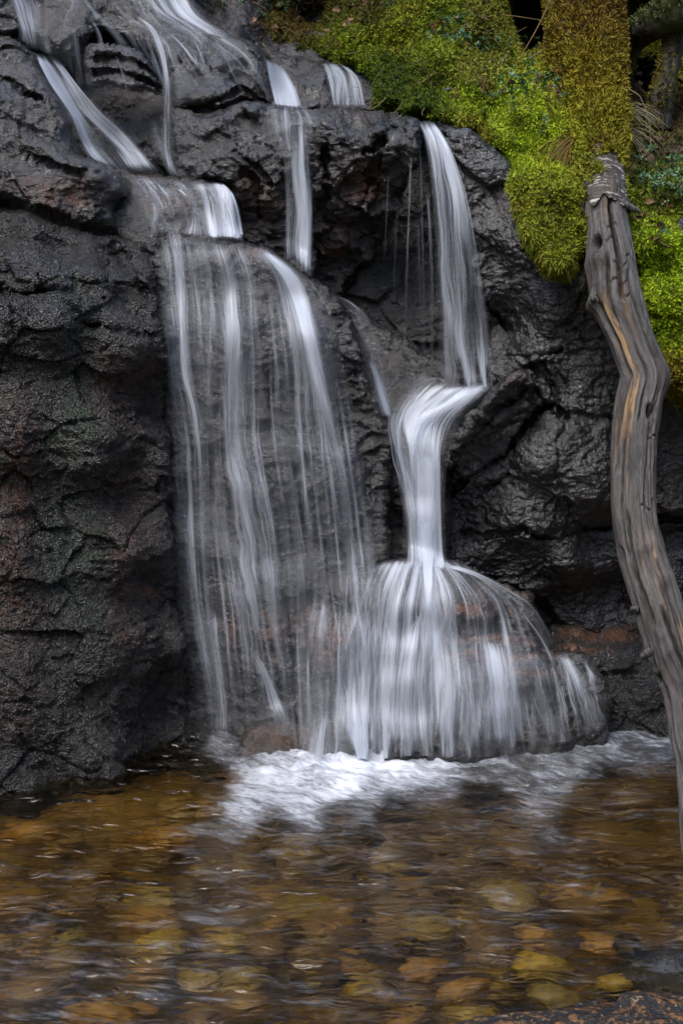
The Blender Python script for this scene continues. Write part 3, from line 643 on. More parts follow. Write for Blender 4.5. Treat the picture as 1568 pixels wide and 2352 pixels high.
fallobj('waterfall', 'faint water film fanning over the sloping slab at the top left edge', 'waterfall', [
    sheet([[(0, -60, .5), (20, 0, .55), (40, 60, .4), (60, 110, .2)], [(80, -60, .35), (95, 0, .4), (100, 60, .4), (105, 125, .3)], [(180, -60, .3), (200, 10, .35), (170, 60, .25), (175, 180, .2)]], .02, seed=15),
    st([(48, 0, 1), (52, 50, .8), (55, 100, .7)], 14, .5, 16, .02), st([(100, 60, 1), (106, 100, 1), (112, 125, 1)], 12, .5, 17, .02), st([(170, 60), (176, 120), (185, 200)], 10, .35, 18, .02),
    sheet([[(230, -80, .3), (290, 10, .35), (330, 50, .2), (340, 100, .1)], [(330, -80, .4), (380, 20, .42), (450, 70, .3), (540, 130, .25), (600, 215, .1)], [(420, -80, .5), (450, 20, .55), (520, 75, .45), (580, 120, .3), (612, 230, .2)]], .02, seed=19)])
film = [[(100, -80, .5), (180, 20, .5), (250, 100, .4), (300, 250, .3)], [(300, -80, .5), (330, 30, .5), (400, 90, .5), (470, 200, .3)], [(420, -80, .5), (450, 20, .5), (530, 80, .5), (612, 230, .2)]]
fallobj('waterfall', 'scattered fine trickles crossing the sloping slab below the top edge', 'waterfall', strands(film, 60, (3, 12), (.25, .6), 500, offr=(.01, .03), t0r=(0, .7), lnr=(.2, .5)))
fallobj('waterfall', 'short fall between the sloping slab and the rock step behind the top ledge', 'waterfall', [
    sheet([[(606, 128, .3), (615, 180, .5), (630, 245, .4)], [(630, 140, .5), (650, 190, .7), (665, 250, .5)], [(650, 150, .2), (680, 200, .3), (700, 250, .3)]], .02, seed=21)])
fallobj('waterfall', 'short fan of water tumbling over the step next to the moss', 'waterfall', [
    sheet([[(735, 142, .6), (745, 170, .7), (765, 248, .6)], [(765, 142, .8), (790, 175, .9), (790, 248, .7)], [(785, 146, .8), (818, 180, .9), (838, 248, .7)]], .03, seed=26, dmul=.7),
    st([(768, 150), (790, 180), (798, 248)], 10, .6, 23, .04), st([(790, 150), (822, 185), (836, 248)], 7, .6, 29, .04)])
fallobj('waterfall', 'water sheet spilling off the small ledge beside the square grey block', 'waterfall', [
    *strands([[(290, 402, 1), (330, 450, 1), (345, 540, 1)], [(400, 408, 1), (440, 450, 1), (470, 545, 1)], [(520, 425, 1), (545, 460, 1), (560, 550, 1)]], 60, (3, 11), (.25, .6), 850, offr=(.012, .03), t0r=(0, .6), wander=6), sheet([[(290, 402, .7), (300, 430, .25), (320, 480, .15), (350, 530, .2)], [(360, 405, .6), (390, 440, .4), (420, 490, .3), (400, 540, .6)], [(440, 415, .7), (455, 440, .5), (470, 500, .6), (480, 550, .7)],
           [(500, 418, .8), (515, 440, .6), (520, 490, .5), (530, 550, .7)], [(520, 425, .8), (540, 455, .7), (550, 500, .7), (560, 555, .7)]], .015, seed=24, edge=.04, fall=False),
    st([(505, 440), (525, 480), (540, 545)], 6, .9, 25, .03), st([(480, 440), (490, 480), (500, 545)], 5, .8, 26, .03), st([(528, 435), (545, 480), (556, 545)], 6, .9, 27, .03),
    st([(385, 500, 1), (398, 535, 1.2), (408, 580, 1.3), (415, 620, 1.3)], 16, .7, 28, .03, top=.5, bot=.5)])
fallobj('waterfall', 'narrow twin stream falling down the middle between two overhanging rocks', 'waterfall', [
    sheet([[(625, 238, .3), (610, 258, .35), (615, 300, .3), (635, 360, .15)], [(665, 238, .5), (665, 258, .5), (670, 300, .5), (675, 370, .3)], [(700, 240, .3), (735, 262, .35), (735, 300, .3), (715, 360, .2)]], .02, seed=30, edge=.2, fall=False),
    sheet([[(620, 262, .3), (640, 330, .3), (650, 390, .35), (655, 480, .45), (652, 600, .4)], [(665, 262, .3), (670, 330, .3), (668, 390, .45), (675, 480, .5), (672, 610, .4)],
           [(690, 264, .45), (690, 330, .5), (695, 390, .6), (702, 480, .8), (702, 630, .6)], [(720, 266, .3), (715, 330, .35), (715, 390, .5), (720, 480, .5), (718, 640, .3)]], .03, seed=31, edge=.1),
    st([(692, 280, .5), (694, 380, .9), (702, 480, 1), (703, 630, .7)], 11, .85, 32, .045)])
R_F = [[(958, 278, .8, 4.36), (975, 330, .6, 4.29), (990, 450, .35, 4.24), (1000, 600, .3, 4.21), (1004, 750, .3, 4.19), (1000, 880, .25, 4.18)],
       [(975, 277, .9, 4.36), (1000, 330, .85, 4.28), (1022, 450, .75, 4.23), (1032, 600, .6, 4.20), (1042, 750, .6, 4.18), (1052, 890, .6, 4.17)],
       [(990, 278, .9, 4.36), (1025, 340, .8, 4.28), (1060, 450, .45, 4.23), (1080, 600, .22, 4.20), (1090, 750, .25, 4.18), (1100, 890, .6, 4.17)],
       [(1000, 282, .6, 4.37), (1035, 340, .7, 4.29), (1072, 450, .8, 4.24), (1100, 600, .7, 4.21), (1122, 750, .7, 4.19), (1138, 885, .7, 4.18)]]
R_G = [[(a, b, c * .45, y + .04) for a, b, c, y in l] for l in R_F]
fallobj('waterfall', 'tall bright fall pouring off the ledge end next to the moss bank', 'waterfall', [
    *strands([[(p[0], p[1], 1) for p in R_F[0]], [(p[0], p[1], 1) for p in R_F[1]]], 14, (2, 6), (.2, .5), 700, offr=(.06, .12), wander=3), sheet(R_F, seed=33, edge=.16, bot=.07, top=.04, rag=.6, dmul=.85), sheet(R_G, seed=34, edge=.1, bot=.06, top=.02, rag=1)] +
    [sheet([[(a, b, d, 4.3), (a2, (b + c) / 2, d * .8, 4.26), (a3, c, .25, 4.24)], [(a + w_, b, d, 4.3), (a2 + w_, (b + c) / 2, d * .8, 4.26), (a3 + w_, c, .25, 4.24)]], seed=40 + k, edge=.5)
     for k, (a, a2, a3, b, c, w_, d) in enumerate([(940, 932, 925, 350, 800, 7, .55), (962, 968, 972, 340, 860, 6, .5), (890, 885, 880, 400, 600, 4, .4), (912, 905, 902, 460, 700, 3, .35), (955, 960, 965, 500, 820, 8, .4),
                                                  (975, 985, 985, 420, 850, 12, .5)])])
fallobj('waterfall', 'narrow side trickle running down between the veil and the central column', 'waterfall', [
    st([(760, 678, .6), (800, 695, .9), (828, 735, 1.2), (846, 800, 1.3), (866, 870, 1.4), (884, 960, 1.6)], 15, .42, 51, .02, top=.3),
    *strands([[(760, 676, 1), (815, 705, 1), (840, 780, 1), (870, 960, 1)], [(790, 680, 1), (840, 720, 1), (870, 800, 1), (900, 950, 1)]], 14, (2, 7), (.3, .6), 800, wander=4),
    st([(850, 825, .7), (868, 870, 1), (882, 920, 1.2), (893, 960, 1)], 16, .7, 52, .03)])
# basin, chute and column
fallobj('waterfall', 'bright narrow column of water funnelling from the basin onto the domed boulder', 'waterfall', [
    sheet([[(930, 880, .15), (900, 935, .35), (884, 965, .45), (890, 1010, .5), (912, 1080, .45), (926, 1180, .4), (926, 1280, .35), (905, 1320, .2)],
           [(985, 868, .25), (945, 915, .55), (920, 960, .75), (928, 1020, .7), (945, 1100, .8), (952, 1200, .85), (958, 1310, .8)],
           [(1060, 882, .85), (1010, 915, .7), (970, 960, .75), (970, 1020, .8), (975, 1100, .95), (980, 1200, .95), (985, 1310, .9)],
           [(1110, 880, .9), (1070, 910, .7), (1022, 960, .45), (1002, 1020, .5), (1003, 1100, .65), (1006, 1200, .65), (1010, 1310, .6)],
           [(1155, 878, .6), (1112, 915, .3), (1065, 970, .25), (1034, 1030, .3), (1024, 1100, .4), (1022, 1200, .35), (1028, 1280, .3), (1052, 1320, .2)]], .025, seed=53, edge=.22, top=.06, bot=.03),
    sheet([[(1060, 876, .7), (1000, 925, .8), (930, 960, .8), (925, 1040, .6), (940, 1180, .8), (948, 1310, .7)], [(1140, 876, .9), (1060, 930, .6), (985, 990, .8), (1000, 1060, .7), (1005, 1180, .8), (1008, 1310, .7)]], .04, seed=54, edge=.35, top=.1),
    *strands([[(960, 875, 1), (896, 945, 1), (895, 1010, 1), (925, 1150, 1), (935, 1310, 1)], [(1150, 880, 1), (1050, 935, 1), (985, 1010, 1), (995, 1150, 1), (1020, 1310, 1)]], 46, (3, 9), (.3, .75), 600, offr=(.03, .06), t0r=(0, .6), lnr=(.25, .7), wander=5),
    *strands([[(1010, 890, 1), (985, 866, 1), (955, 872, 1), (930, 905, 1), (915, 940, 1)], [(1060, 890, 1), (1030, 872, 1), (990, 880, 1), (960, 915, 1), (940, 945, 1)]], 16, (3, 8), (.2, .45), 650, offr=(.03, .06), t0r=(0, .3), lnr=(.4, .9), wander=4),
    st([(975, 1040), (980, 1150), (978, 1300)], 34, .9, 55, .05), st([(972, 1180, 1.2), (976, 1290, 1.2), (980, 1360, .9), (984, 1450, .6)], 26, .95, 56, .06, bot=.4)])
# fan over the dome
fan = []
ends = [(795, 1500, 1725, .25), (825, 1510, 1735, .4), (862, 1560, 1745, .6), (905, 1570, 1740, .7), (960, 1600, 1735, .7), (1030, 1600, 1740, .65), (1100, 1590, 1740, .6), (1170, 1560, 1735, .55), (1245, 1520, 1720, .5)]
mids = [(842, 1322), (862, 1342), (888, 1360), (918, 1380), (955, 1400), (1010, 1390), (1080, 1380), (1130, 1370), (1190, 1385)]
starts = [(868, 1288), (892, 1284), (920, 1282), (945, 1280), (970, 1280), (988, 1280), (1008, 1280), (1034, 1284), (1062, 1290)]
ddm = [.35, .5, .65, .85, .9, .7, .55, .5, .5]
for (e, m_, s_, dd) in zip(ends, mids, starts, ddm):
    fan.append([(s_[0], s_[1], .8), (m_[0], m_[1], dd * .8), (e[0] * .6 + m_[0] * .4, e[1] * .5 + m_[1] * .5, dd * .75), (e[0], e[1], e[3]), (e[0] + (e[0] - 960) * .03, e[2], min(.9, e[3] * 1.1))])
fallobj('waterfall', 'broad fan of water spreading over the domed boulder into the pool', 'waterfall', [
    sheet(fan, .018, seed=61, edge=.10, top=.04, bot=.10, rag=.6, dmul=.8), sheet(fan, .03, seed=62, edge=.12, top=.06, bot=.14, rag=1, dmul=.55)] + strands(fan, 210, (3, 12), (.2, .6), 300, wander=15, t0r=(0, .75)) + [
    sheet([[(1020, 1292, .8), (1090, 1310, .6), (1160, 1345, .4), (1220, 1385, .4), (1262, 1450, .35), (1275, 1500, .2)], [(1010, 1300, .8), (1080, 1322, .5), (1150, 1360, .3), (1205, 1410, .3), (1240, 1470, .3), (1250, 1510, .2)]], .03, seed=63, edge=.2),
    sheet([[(1000, 1390, .2), (930, 1450, .5), (900, 1560, .8), (890, 1720, .8)], [(960, 1340, .5), (985, 1450, .8), (985, 1560, .8), (1000, 1725, .8)]], .045, seed=64, edge=.3),
    sheet([[(700, 1440, .05), (690, 1520, .2), (680, 1620, .25), (680, 1735, .3)], [(760, 1440, .2), (770, 1520, .35), (775, 1620, .45), (780, 1740, .55)], [(840, 1440, .2), (850, 1520, .35), (855, 1620, .5), (860, 1745, .6)], [(900, 1440, .2), (905, 1520, .4), (910, 1620, .5), (915, 1740, .6)]], .03, seed=68, edge=.3, rag=1, bot=.1),
    sheet([[(700, 1640, .1), (690, 1690, .3), (675, 1745, .45)], [(780, 1590, .2), (775, 1670, .4), (770, 1750, .6)], [(860, 1580, .2), (865, 1670, .4), (875, 1750, .6)]], .05, seed=69, edge=.2),
    sheet([[(1030, 1440, .1), (1040, 1500, .5), (1050, 1600, .5), (1060, 1720, .5)], [(1200, 1470, .1), (1210, 1510, .5), (1225, 1600, .4), (1235, 1700, .4)]], .03, seed=65, edge=.2)])
fallobj('waterfall', 'low thin curtains dripping off the orange ledge at the right foot of the fan', 'waterfall', [
    *strands([[(1060, 1500, 1), (1080, 1720, 1)], [(1250, 1498, 1), (1290, 1710, 1)], [(1340, 1500, 1), (1405, 1670, 1)]], 110, (3, 9), (.3, .65), 400, t0r=(0, .5), lnr=(.3, .8), wander=6),
    sheet([[(1180, 1490, .3), (1200, 1540, .55), (1215, 1620, .5), (1230, 1710, .5)], [(1250, 1498, .5), (1275, 1560, .3), (1300, 1640, .3), (1310, 1700, .4)],
           [(1300, 1500, .6), (1330, 1550, .6), (1350, 1620, .4), (1365, 1680, .25)], [(1345, 1500, .4), (1375, 1540, .35), (1395, 1600, .3), (1408, 1650, .15)]], .02, seed=66, edge=.2, rag=1),
    sheet([[(1060, 1508, .4), (1070, 1560, .5), (1080, 1640, .45), (1090, 1720, .5)], [(1180, 1500, .4), (1195, 1550, .5), (1205, 1640, .45), (1215, 1715, .4)]], .025, seed=67, edge=.3, rag=1)])

# ------------------------------------------------------------------ pool water and its bed
def pool_h(x, y):
    q = np.stack([x.ravel() * 2.2, y.ravel() * 5.0, np.zeros(x.size)], 1)
    q2 = q + .25 * np.stack([perlin(q * .7 + 3), perlin(q * .7 + 7), np.zeros(x.size)], 1)
    near = np.clip((y.ravel() - 3.0) / .9, 0, 1)
    h = .016 * fbm(q2, 2) + .015 * fbm(q2 * 2.9 + 9, 3) + (.0010 + .006 * near ** 2) * fbm(q2 * 7 + 4, 3) + .0014 * fbm(q2 * (9, 7, 1) + 1, 2)
    return h.reshape(x.shape)
xs = np.concatenate([np.linspace(-6, -1.3, 30)[:-1], np.arange(-1.3, 1.3, .0055), np.linspace(1.3, 6, 30)])
ys = np.concatenate([np.linspace(-1.5, 2.0, 25)[:-1], np.arange(2.0, 4.3, .0045), np.linspace(4.31, 5, 8)])
X, Yg = np.meshgrid(xs, ys)
H = pool_h(X, Yg)
N = NT('pool_water')
N.p.inputs['Base Color'].default_value = (.82, .66, .34, 1); N.p.inputs['Transmission Weight'].default_value = 1
N.p.inputs['IOR'].default_value = 1.33; N.p.inputs['Roughness'].default_value = .14
bn = N.noise(N.mapv(N.pos(), (11, 30, 1)), 1, 2, .5, .8); N.l(N.bump(bn, 1, .014), N.p.inputs['Normal'])
tag(mesh('water', np.stack([X, Yg, H], -1).reshape(-1, 3), grid_faces(len(ys), len(xs)), N.m), kind='structure')

def ground_z(x, y):
    r = np.sqrt((x / 1.9) ** 2 + ((y - 2.2) / 2.4) ** 2)
    bed = -.34 + .22 * np.clip((2.9 - y) / .9, 0, 1) + .20 * np.clip((y - 3.2) / .5, 0, 1) * np.clip((-.25 - x) / .4, 0, 1)
    k = np.clip((r - .8) / .5, 0, 1); k = k * k * (3 - 2 * k)
    z = bed + k * .9 + np.maximum(r - 1.2, 0) ** 1.1 * 1.05  # unseen banks around the pool, steepness shaped to darken low reflections
    bk = np.clip((y - 4.7) / .6, 0, 1)
    z = z * (1 - bk) + bk * np.minimum(2.0 + (y - 5.3) * .35, 12) 
    z = np.where(y > 4.7, np.where(bk < 1, z, 1.9 + (y - 5.3) * .3), z)
    return np.minimum(z, 30)
gx = np.concatenate([-np.geomspace(60, 1.6, 45), np.linspace(-1.58, 1.58, 240), np.geomspace(1.6, 60, 45)])
gy = np.concatenate([2.2 - np.geomspace(60, 1.0, 45), np.linspace(1.25, 4.6, 240), 4.6 + np.geomspace(.03, 60, 50)])
X, Yg = np.meshgrid(gx, gy); Z = ground_z(X, Yg)
q = np.stack([X.ravel(), Yg.ravel(), Z.ravel()], 1)
Z = Z + ((.05 * fbm(q * 3, 4)) * np.clip(np.abs(Z.ravel()) * 3, .35, 6)).reshape(Z.shape)
N = NT('stream_bed_and_forest_floor'); p_ = N.pos(); n1 = N.noise(p_, 9, 5, .65); n2 = N.noise(p_, 40, 4, .6)
bedc = N.mix(N.rng(n1, .35, .65), (.07, .042, .010), (.22, .140, .030)); bedc = N.mix(N.rng(n2, .5, .7, 0, .6), bedc, (.012, .008, .004))
flc = N.mix(n1, (.02, .03, .010), (.04, .03, .012))
sp = N.t.nodes.new('ShaderNodeSeparateXYZ'); N.l(p_, sp.inputs[0])
N.l(N.mix(N.rng(sp.outputs[2], 0.0, .1), bedc, flc), N.p.inputs['Base Color']); N.p.inputs['Roughness'].default_value = .8
N.l(N.bump(n2, 1, .02), N.p.inputs['Normal'])
tag(mesh('ground', np.stack([X, Yg, Z], -1).reshape(-1, 3), grid_faces(len(gy), len(gx)), N.m), kind='structure')

# stones of the bed
def ico(level=4):
    import bmesh
    bm = bmesh.new(); bmesh.ops.create_icosphere(bm, subdivisions=level, radius=1)
    V = np.array([v.co[:] for v in bm.verts]); Fc = np.array([[v.index for v in f.verts] for f in bm.faces]); bm.free(); return V, Fc
ICO = ico(4)
def stone_mesh(size, seed, rough=.12):
    V = ICO[0].copy(); h, e = facets(V * 1.1 + seed * 3.3); V = V * (1 + .22 * fbm(V * .9 + seed * 7.1, 2) + .10 * h + rough * .4 * fbm(V * 4 + seed, 3))[:, None]
    return V * np.array(size)
N = NT('bed_stone'); oi = N.t.nodes.new('ShaderNodeObjectInfo'); n1 = N.noise(N.pos(), 30, 4, .6)
N.l(N.mix(N.rng(n1, .4, .7, 0, .7), N.attr('tint', 'Color'), (.04, .018, .006)), N.p.inputs['Base Color']); N.p.inputs['Roughness'].default_value = .5
N.l(N.bump(n1, .6, .006), N.p.inputs['Normal']); M_STONE = N.m
YEL, ORG, BRN, GRY, DRK, OLV = (.34, .25, .035), (.27, .155, .032), (.16, .098, .030), (.14, .12, .09), (.02, .017, .014), (.20, .165, .05)
def bed_stone(u, v, wpx, hpx, col, label, depth=.10, seed=0, group=None):
    Y = planeY(u, v, -depth); P = world(u, v, Y); s = wpx * Y / F / 2; g = s * .62
    V = stone_mesh((s, max(s * .7, hpx * Y / F / 2 * 1.6), g), seed)
    o = mesh('stone', V, ICO[1], M_STONE, attrs={'tint': np.repeat([col], len(V), 0)})
    o.location = (P[0], P[1], -depth - g * .55); o.rotation_euler = (random.uniform(-.2, .2), random.uniform(-.2, .2), random.uniform(-.5, .5))
    return tag(o, label, 'stone', group or 'stones on the pool bed')
named = [
    (1410, 2275, 100, 55, YEL, 'round yellow stone just behind the tip of the foreground rock', .05),
    (1240, 2240, 150, 70, YEL, 'large olive yellow stone under water left of the round yellow one', .07),
    (1385, 2190, 120, 40, ORG, 'long orange stone under water above the round yellow one', .06),
    (1230, 2180, 130, 50, ORG, 'flat rust orange stone under shallow water near the lower right', .08),
    (1270, 2305, 150, 60, OLV, 'pale olive slab under water against the foreground rock', .05),
    (370, 2195, 150, 60, YEL, 'golden oval stone in the lower left of the pool', .09),
    (160, 2200, 100, 40, OLV, 'green yellow stone left of the golden oval stone', .10),
    (520, 2190, 110, 36, YEL, 'yellow topped stone right of the golden oval stone', .09),
    (610, 2200, 110, 60, BRN, 'brown stone with dark sides near the bottom middle left', .08),
    (390, 1960, 170, 50, ORG, 'broad orange stone below the left boulder foot', .12),
    (140, 1980, 120, 50, BRN, 'brown orange stone left of the broad orange stone', .12),
    (70, 1930, 150, 40, ORG, 'orange ledge stone at the left edge under water', .06),
    (1440, 2170, 70, 60, DRK, 'black stone standing in the shallows near the right edge', .02),
    (230, 2350, 200, 60, ORG, 'orange stone at the bottom left corner', .08),
    (560, 2330, 180, 50, BRN, 'brown slab at the bottom edge left of centre', .08),
    (980, 2250, 130, 40, ORG, 'small orange stone under water near the bottom centre', .08),
    (1060, 2300, 140, 40, ORG, 'tan orange stone left of the pale olive slab', .08)]
for k, (u, v, a, b, c, lb, dp) in enumerate(named): bed_stone(u, v, a, b, c, lb, dp, k + 1)
r_ = random.Random(5); k = 0
for row in range(19):
    for cc in range(14):
        v = 1800 + row * 32 + r_.uniform(-18, 18); u = -40 + cc * 122 + r_.uniform(-60, 60)
        if any(abs(u - q[0]) < (q[2] + 60) / 2 and abs(v - q[1]) < 30 for q in named): continue
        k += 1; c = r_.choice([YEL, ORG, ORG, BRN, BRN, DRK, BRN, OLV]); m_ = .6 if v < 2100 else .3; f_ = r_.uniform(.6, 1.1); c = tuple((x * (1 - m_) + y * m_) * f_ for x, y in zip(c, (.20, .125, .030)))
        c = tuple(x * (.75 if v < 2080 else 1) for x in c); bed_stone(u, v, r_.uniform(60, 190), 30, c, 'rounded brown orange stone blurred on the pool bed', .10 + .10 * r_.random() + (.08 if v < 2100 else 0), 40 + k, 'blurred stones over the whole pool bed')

# foreground rock, bottom right
def solid_rock(name, label, cat, c, size, rot, seed, mat, base, spots=(), level=6, amp=1.0):
    V, Fc = ico(level); d = V.copy()
    h, e = facets(V * 1.6 + seed); V = V * (1 + amp * (.16 * fbm(V * 1.1 + seed, 3) + .09 * h + .04 * ridged(V * 4 + seed, 4) + .012 * fbm(V * 22 + seed, 3)))[:, None]
    V = V * np.array(size); a = rot; ca, sa = math.cos(a), math.sin(a)
    V = np.stack([V[:, 0] * ca - V[:, 1] * sa, V[:, 0] * sa + V[:, 1] * ca, V[:, 2]], 1)
    W_ = V + np.array(c); u, v = pix(W_)
    o = mesh(name, V, Fc, mat, attrs={'tint': tints(u, v, W_, base, spots, seed)}); o.location = c
    return tag(o, label, cat)
N = NT('orange_lichen_granite'); p_ = N.pos(); n1 = N.noise(p_, 55, 5, .7); n2 = N.noise(N.mapv(p_, (1, 1, 1), (3, 3, 3)), 90, 4, .7); n3 = N.noise(N.mapv(p_, (1, 1, 1), (7, 1, 3)), 34, 5, .7)
c = N.mix(N.rng(n1, .50, .60), (.014, .013, .013), (.24, .11, .035)); c = N.mix(N.rng(n2, .60, .66), c, (.30, .25, .16)); c = N.mix(N.rng(n3, .52, .60, 0, .9), c, (.02, .018, .018))
N.l(c, N.p.inputs['Base Color']); N.p.inputs['Roughness'].default_value = .3; N.l(N.bump(n1, 1, .012), N.p.inputs['Normal']); M_SPECK = N.m
solid_rock('rock', 'orange and black speckled rock at the bottom right corner', 'rock', (.55, 2.43, -.09), (.46, .15, .15), .10, 31., M_SPECK, (.035, .026, .02),
           [(1200, 2330, 400, 40, ORANGE, .8), (1450, 2330, 120, 60, (.04, .035, .03), .6)])
solid_rock('rock', 'black wet rock with splashing water at the right edge of the pool', 'rock', (.74, 2.72, -.135), (.16, .12, .13), .3, 33., M_ROCK, (.016, .013, .011), level=6, amp=1.6)

# ------------------------------------------------------------------ foam on the pool
def foam_mat():
    N = NT('foam'); uv = N.uv(); D = N.attr('dens')
    a = N.noise(N.mapv(uv, (22, 8, 1)), 1, 5, .66, .6); b = N.noise(N.mapv(uv, (95, 30, 1), (3, 5, 0)), 1, 4, .65, .5)
    n = N.math('ADD', N.math('MULTIPLY', a, .6), N.math('MULTIPLY', b, .4)); th = N.rng(D, 0, 1, .72, .28, smooth=False)
    al = N.math('ADD', N.math('MULTIPLY', N.rng(n, N.math('SUBTRACT', th, .12), N.math('ADD', th, .22)), N.rng(D, 0, .7, 0, .78, smooth=False)), N.math('MULTIPLY', N.rng(D, .2, 1), .30), True)
    N.p.inputs['Base Color'].default_value = (.76, .80, .88, 1); N.p.inputs['Roughness'].default_value = .55
    N.l(N.bump(n, .5, .01), N.p.inputs['Normal'])
    tp = N.t.nodes.new('ShaderNodeBsdfTransparent'); m2 = N.t.nodes.new('ShaderNodeMixShader')
    N.l(al, m2.inputs[0]); N.l(tp.outputs[0], m2.inputs[1]); N.l(N.p.outputs[0], m2.inputs[2]); N.l(m2.outputs[0], N.out.inputs[0])
    return N.m
M_FOAM = foam_mat()
fx_ = np.arange(380, 1568, 4.0); fy_ = np.arange(1668, 1960, 2.2); FU, FV = np.meshgrid(fx_, fy_)
FY = planeY(FU, FV, .012); FP = world(FU, FV, FY).reshape(-1, 3)
ctrlF = [(450, 1690, .25), (500, 1710, .55), (560, 1720, .4), (640, 1740, .6), (700, 1760, .75), (800, 1745, .95), (900, 1735, 1), (1000, 1725, 1), (1100, 1715, .9), (1200, 1705, .85), (1300, 1690, .75), (1400, 1685, .65), (1500, 1690, .6),
         (600, 1790, .7), (560, 1850, .62), (515, 1885, .45), (700, 1800, .7), (680, 1850, .6), (640, 1900, .25), (800, 1790, .8), (850, 1820, .55), (900, 1780, .7), (1000, 1770, .65), (1000, 1810, .4), (1100, 1760, .4), (1200, 1750, .45),
         (1300, 1730, .5), (1450, 1730, .45), (800, 1870, .3), (900, 1860, .1), (1100, 1830, .05), (1400, 1830, 0), (450, 1800, .02), (400, 1720, .2), (480, 1900, .1), (600, 1950, .05), (1000, 1900, 0), (1500, 1850, 0), (400, 1900, 0), (800, 1940, 0), (470, 1770, .08)]
ctrlF = [(a, b, c * (.95 if a < 1150 else .82)) for a, b, c in ctrlF]
FD = idw(FU, FV, ctrlF, 4)[..., 0].ravel()
FP[:, 2] = pool_h(FP[:, 0], FP[:, 1]) + .006
moundw = np.exp(-((FV.ravel() - 1735) / 45) ** 2) * np.clip(FD, 0, 1)
FP[:, 2] += moundw * (.030 * np.clip(fbm(FP * (22, 22, 1) + 3, 3) * 1.5 + .35, 0, 1) * .7 + .012)
ang = math.radians(28); ox, oy = FP[:, 0], FP[:, 1]
UVf = np.stack([ox * math.sin(ang) + oy * math.cos(ang), ox * math.cos(ang) - oy * math.sin(ang)], 1)
tag(mesh('foam', FP, grid_faces(len(fy_), len(fx_)), M_FOAM, attrs={'dens': FD}, uv=UVf), 'white foam spreading over the pool where the falls land', 'foam', kind='stuff')

fx_ = np.arange(-120, 1700, 7.0); fy_ = np.arange(1700, 2400, 4.0); FU, FV = np.meshgrid(fx_, fy_)  # thin froth sheet, added to paint pale reflection streaks over the pool
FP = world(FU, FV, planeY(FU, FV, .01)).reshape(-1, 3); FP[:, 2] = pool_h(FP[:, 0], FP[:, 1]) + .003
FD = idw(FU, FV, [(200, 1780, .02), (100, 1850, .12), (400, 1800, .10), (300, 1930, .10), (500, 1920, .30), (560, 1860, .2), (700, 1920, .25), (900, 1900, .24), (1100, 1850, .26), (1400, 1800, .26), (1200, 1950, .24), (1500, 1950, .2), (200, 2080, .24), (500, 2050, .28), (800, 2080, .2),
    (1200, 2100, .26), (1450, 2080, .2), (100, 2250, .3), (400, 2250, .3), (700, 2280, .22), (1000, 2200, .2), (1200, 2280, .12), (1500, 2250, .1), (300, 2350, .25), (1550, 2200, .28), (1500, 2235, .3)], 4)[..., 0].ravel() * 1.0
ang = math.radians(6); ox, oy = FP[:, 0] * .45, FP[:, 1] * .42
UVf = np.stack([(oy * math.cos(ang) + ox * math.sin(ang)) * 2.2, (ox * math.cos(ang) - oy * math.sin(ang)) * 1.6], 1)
tag(mesh('foam', FP, grid_faces(len(fy_), len(fx_)), M_FOAM, attrs={'dens': FD}, uv=UVf), 'thin froth wisps painted in as grey reflection streaks on the amber pool surface', 'foam', kind='stuff')

#VEG
# ------------------------------------------------------------------ moss
def okmoss(u, v):
    front = RBY(u, v) <= samp(COMP, u, v) + .03
    hole = ((u - 1218) / 50) ** 2 + ((v - 40) / 95) ** 2 < 1
    hole |= ((u - 1475) / 45) ** 2 + ((v - 170) / 45) ** 2 < 1
    litter = ((u - 1510) / 80) ** 2 + ((v - 290) / 110) ** 2 < 1
    return front * np.where(hole, 0, 1) * np.where(litter, .25, 1) * ((u > -50) & (u < 1750) & (v > -200))
_bm = np.full((NV, NU), 99.0)
_iu = np.clip(((RB['u'] - U0) / G).round().astype(int), 0, NU - 1); _iv = np.clip(((RB['v'] - V0) / G).round().astype(int), 0, NV - 1)
_bm[_iv, _iu] = RB['V'][:, 1]
def RBY(u, v): return _bm[np.clip(((v - V0) / G).astype(int), 0, NV - 1), np.clip(((u - U0) / G).astype(int), 0, NU - 1)]
P, nn, uu, vv = surf_sample(RB, 80000, 1, okmoss)
short = np.exp(-(((uu - 940) / 110) ** 2 + ((vv - 200) / 75) ** 2) * 1.3) + np.exp(-(((uu - 760) / 90) ** 2 + ((vv - 130) / 25) ** 2))
cm = moss_colors(uu, vv, P)
far = (vv < 110) & (uu < 720)
lng = (short < .45)
fine = ~lng
tag(blades(P[lng], nn[lng], cm[lng], .013, .0042, 5, spread=.85, seed=2, name='moss'), 'feathery yellow green moss covering the bank beside the falls', 'moss', kind='stuff')
tag(blades(P[fine] , nn[fine], cm[fine] * .9, .008, .0032, 9, spread=.6, seed=3, name='cushion_moss'), 'short dark green cushion moss above the top ledge', 'moss', kind='stuff')
rim = (np.abs(vv - np.interp(uu, [1050, 1100, 1150, 1200, 1250, 1300], [290, 330, 420, 530, 600, 640])) < 60) & (uu > 1050) & (uu < 1320)
tag(blades(P[rim][:3500] + np.array((0, -.01, -.01)), nn[rim][:3500], cm[rim][:3500] * .8, .015, .004, 4, spread=.7, droop=1.0, seed=4, name='hanging_moss'), 'moss strands hanging over the black slab edge', 'moss', kind='stuff')

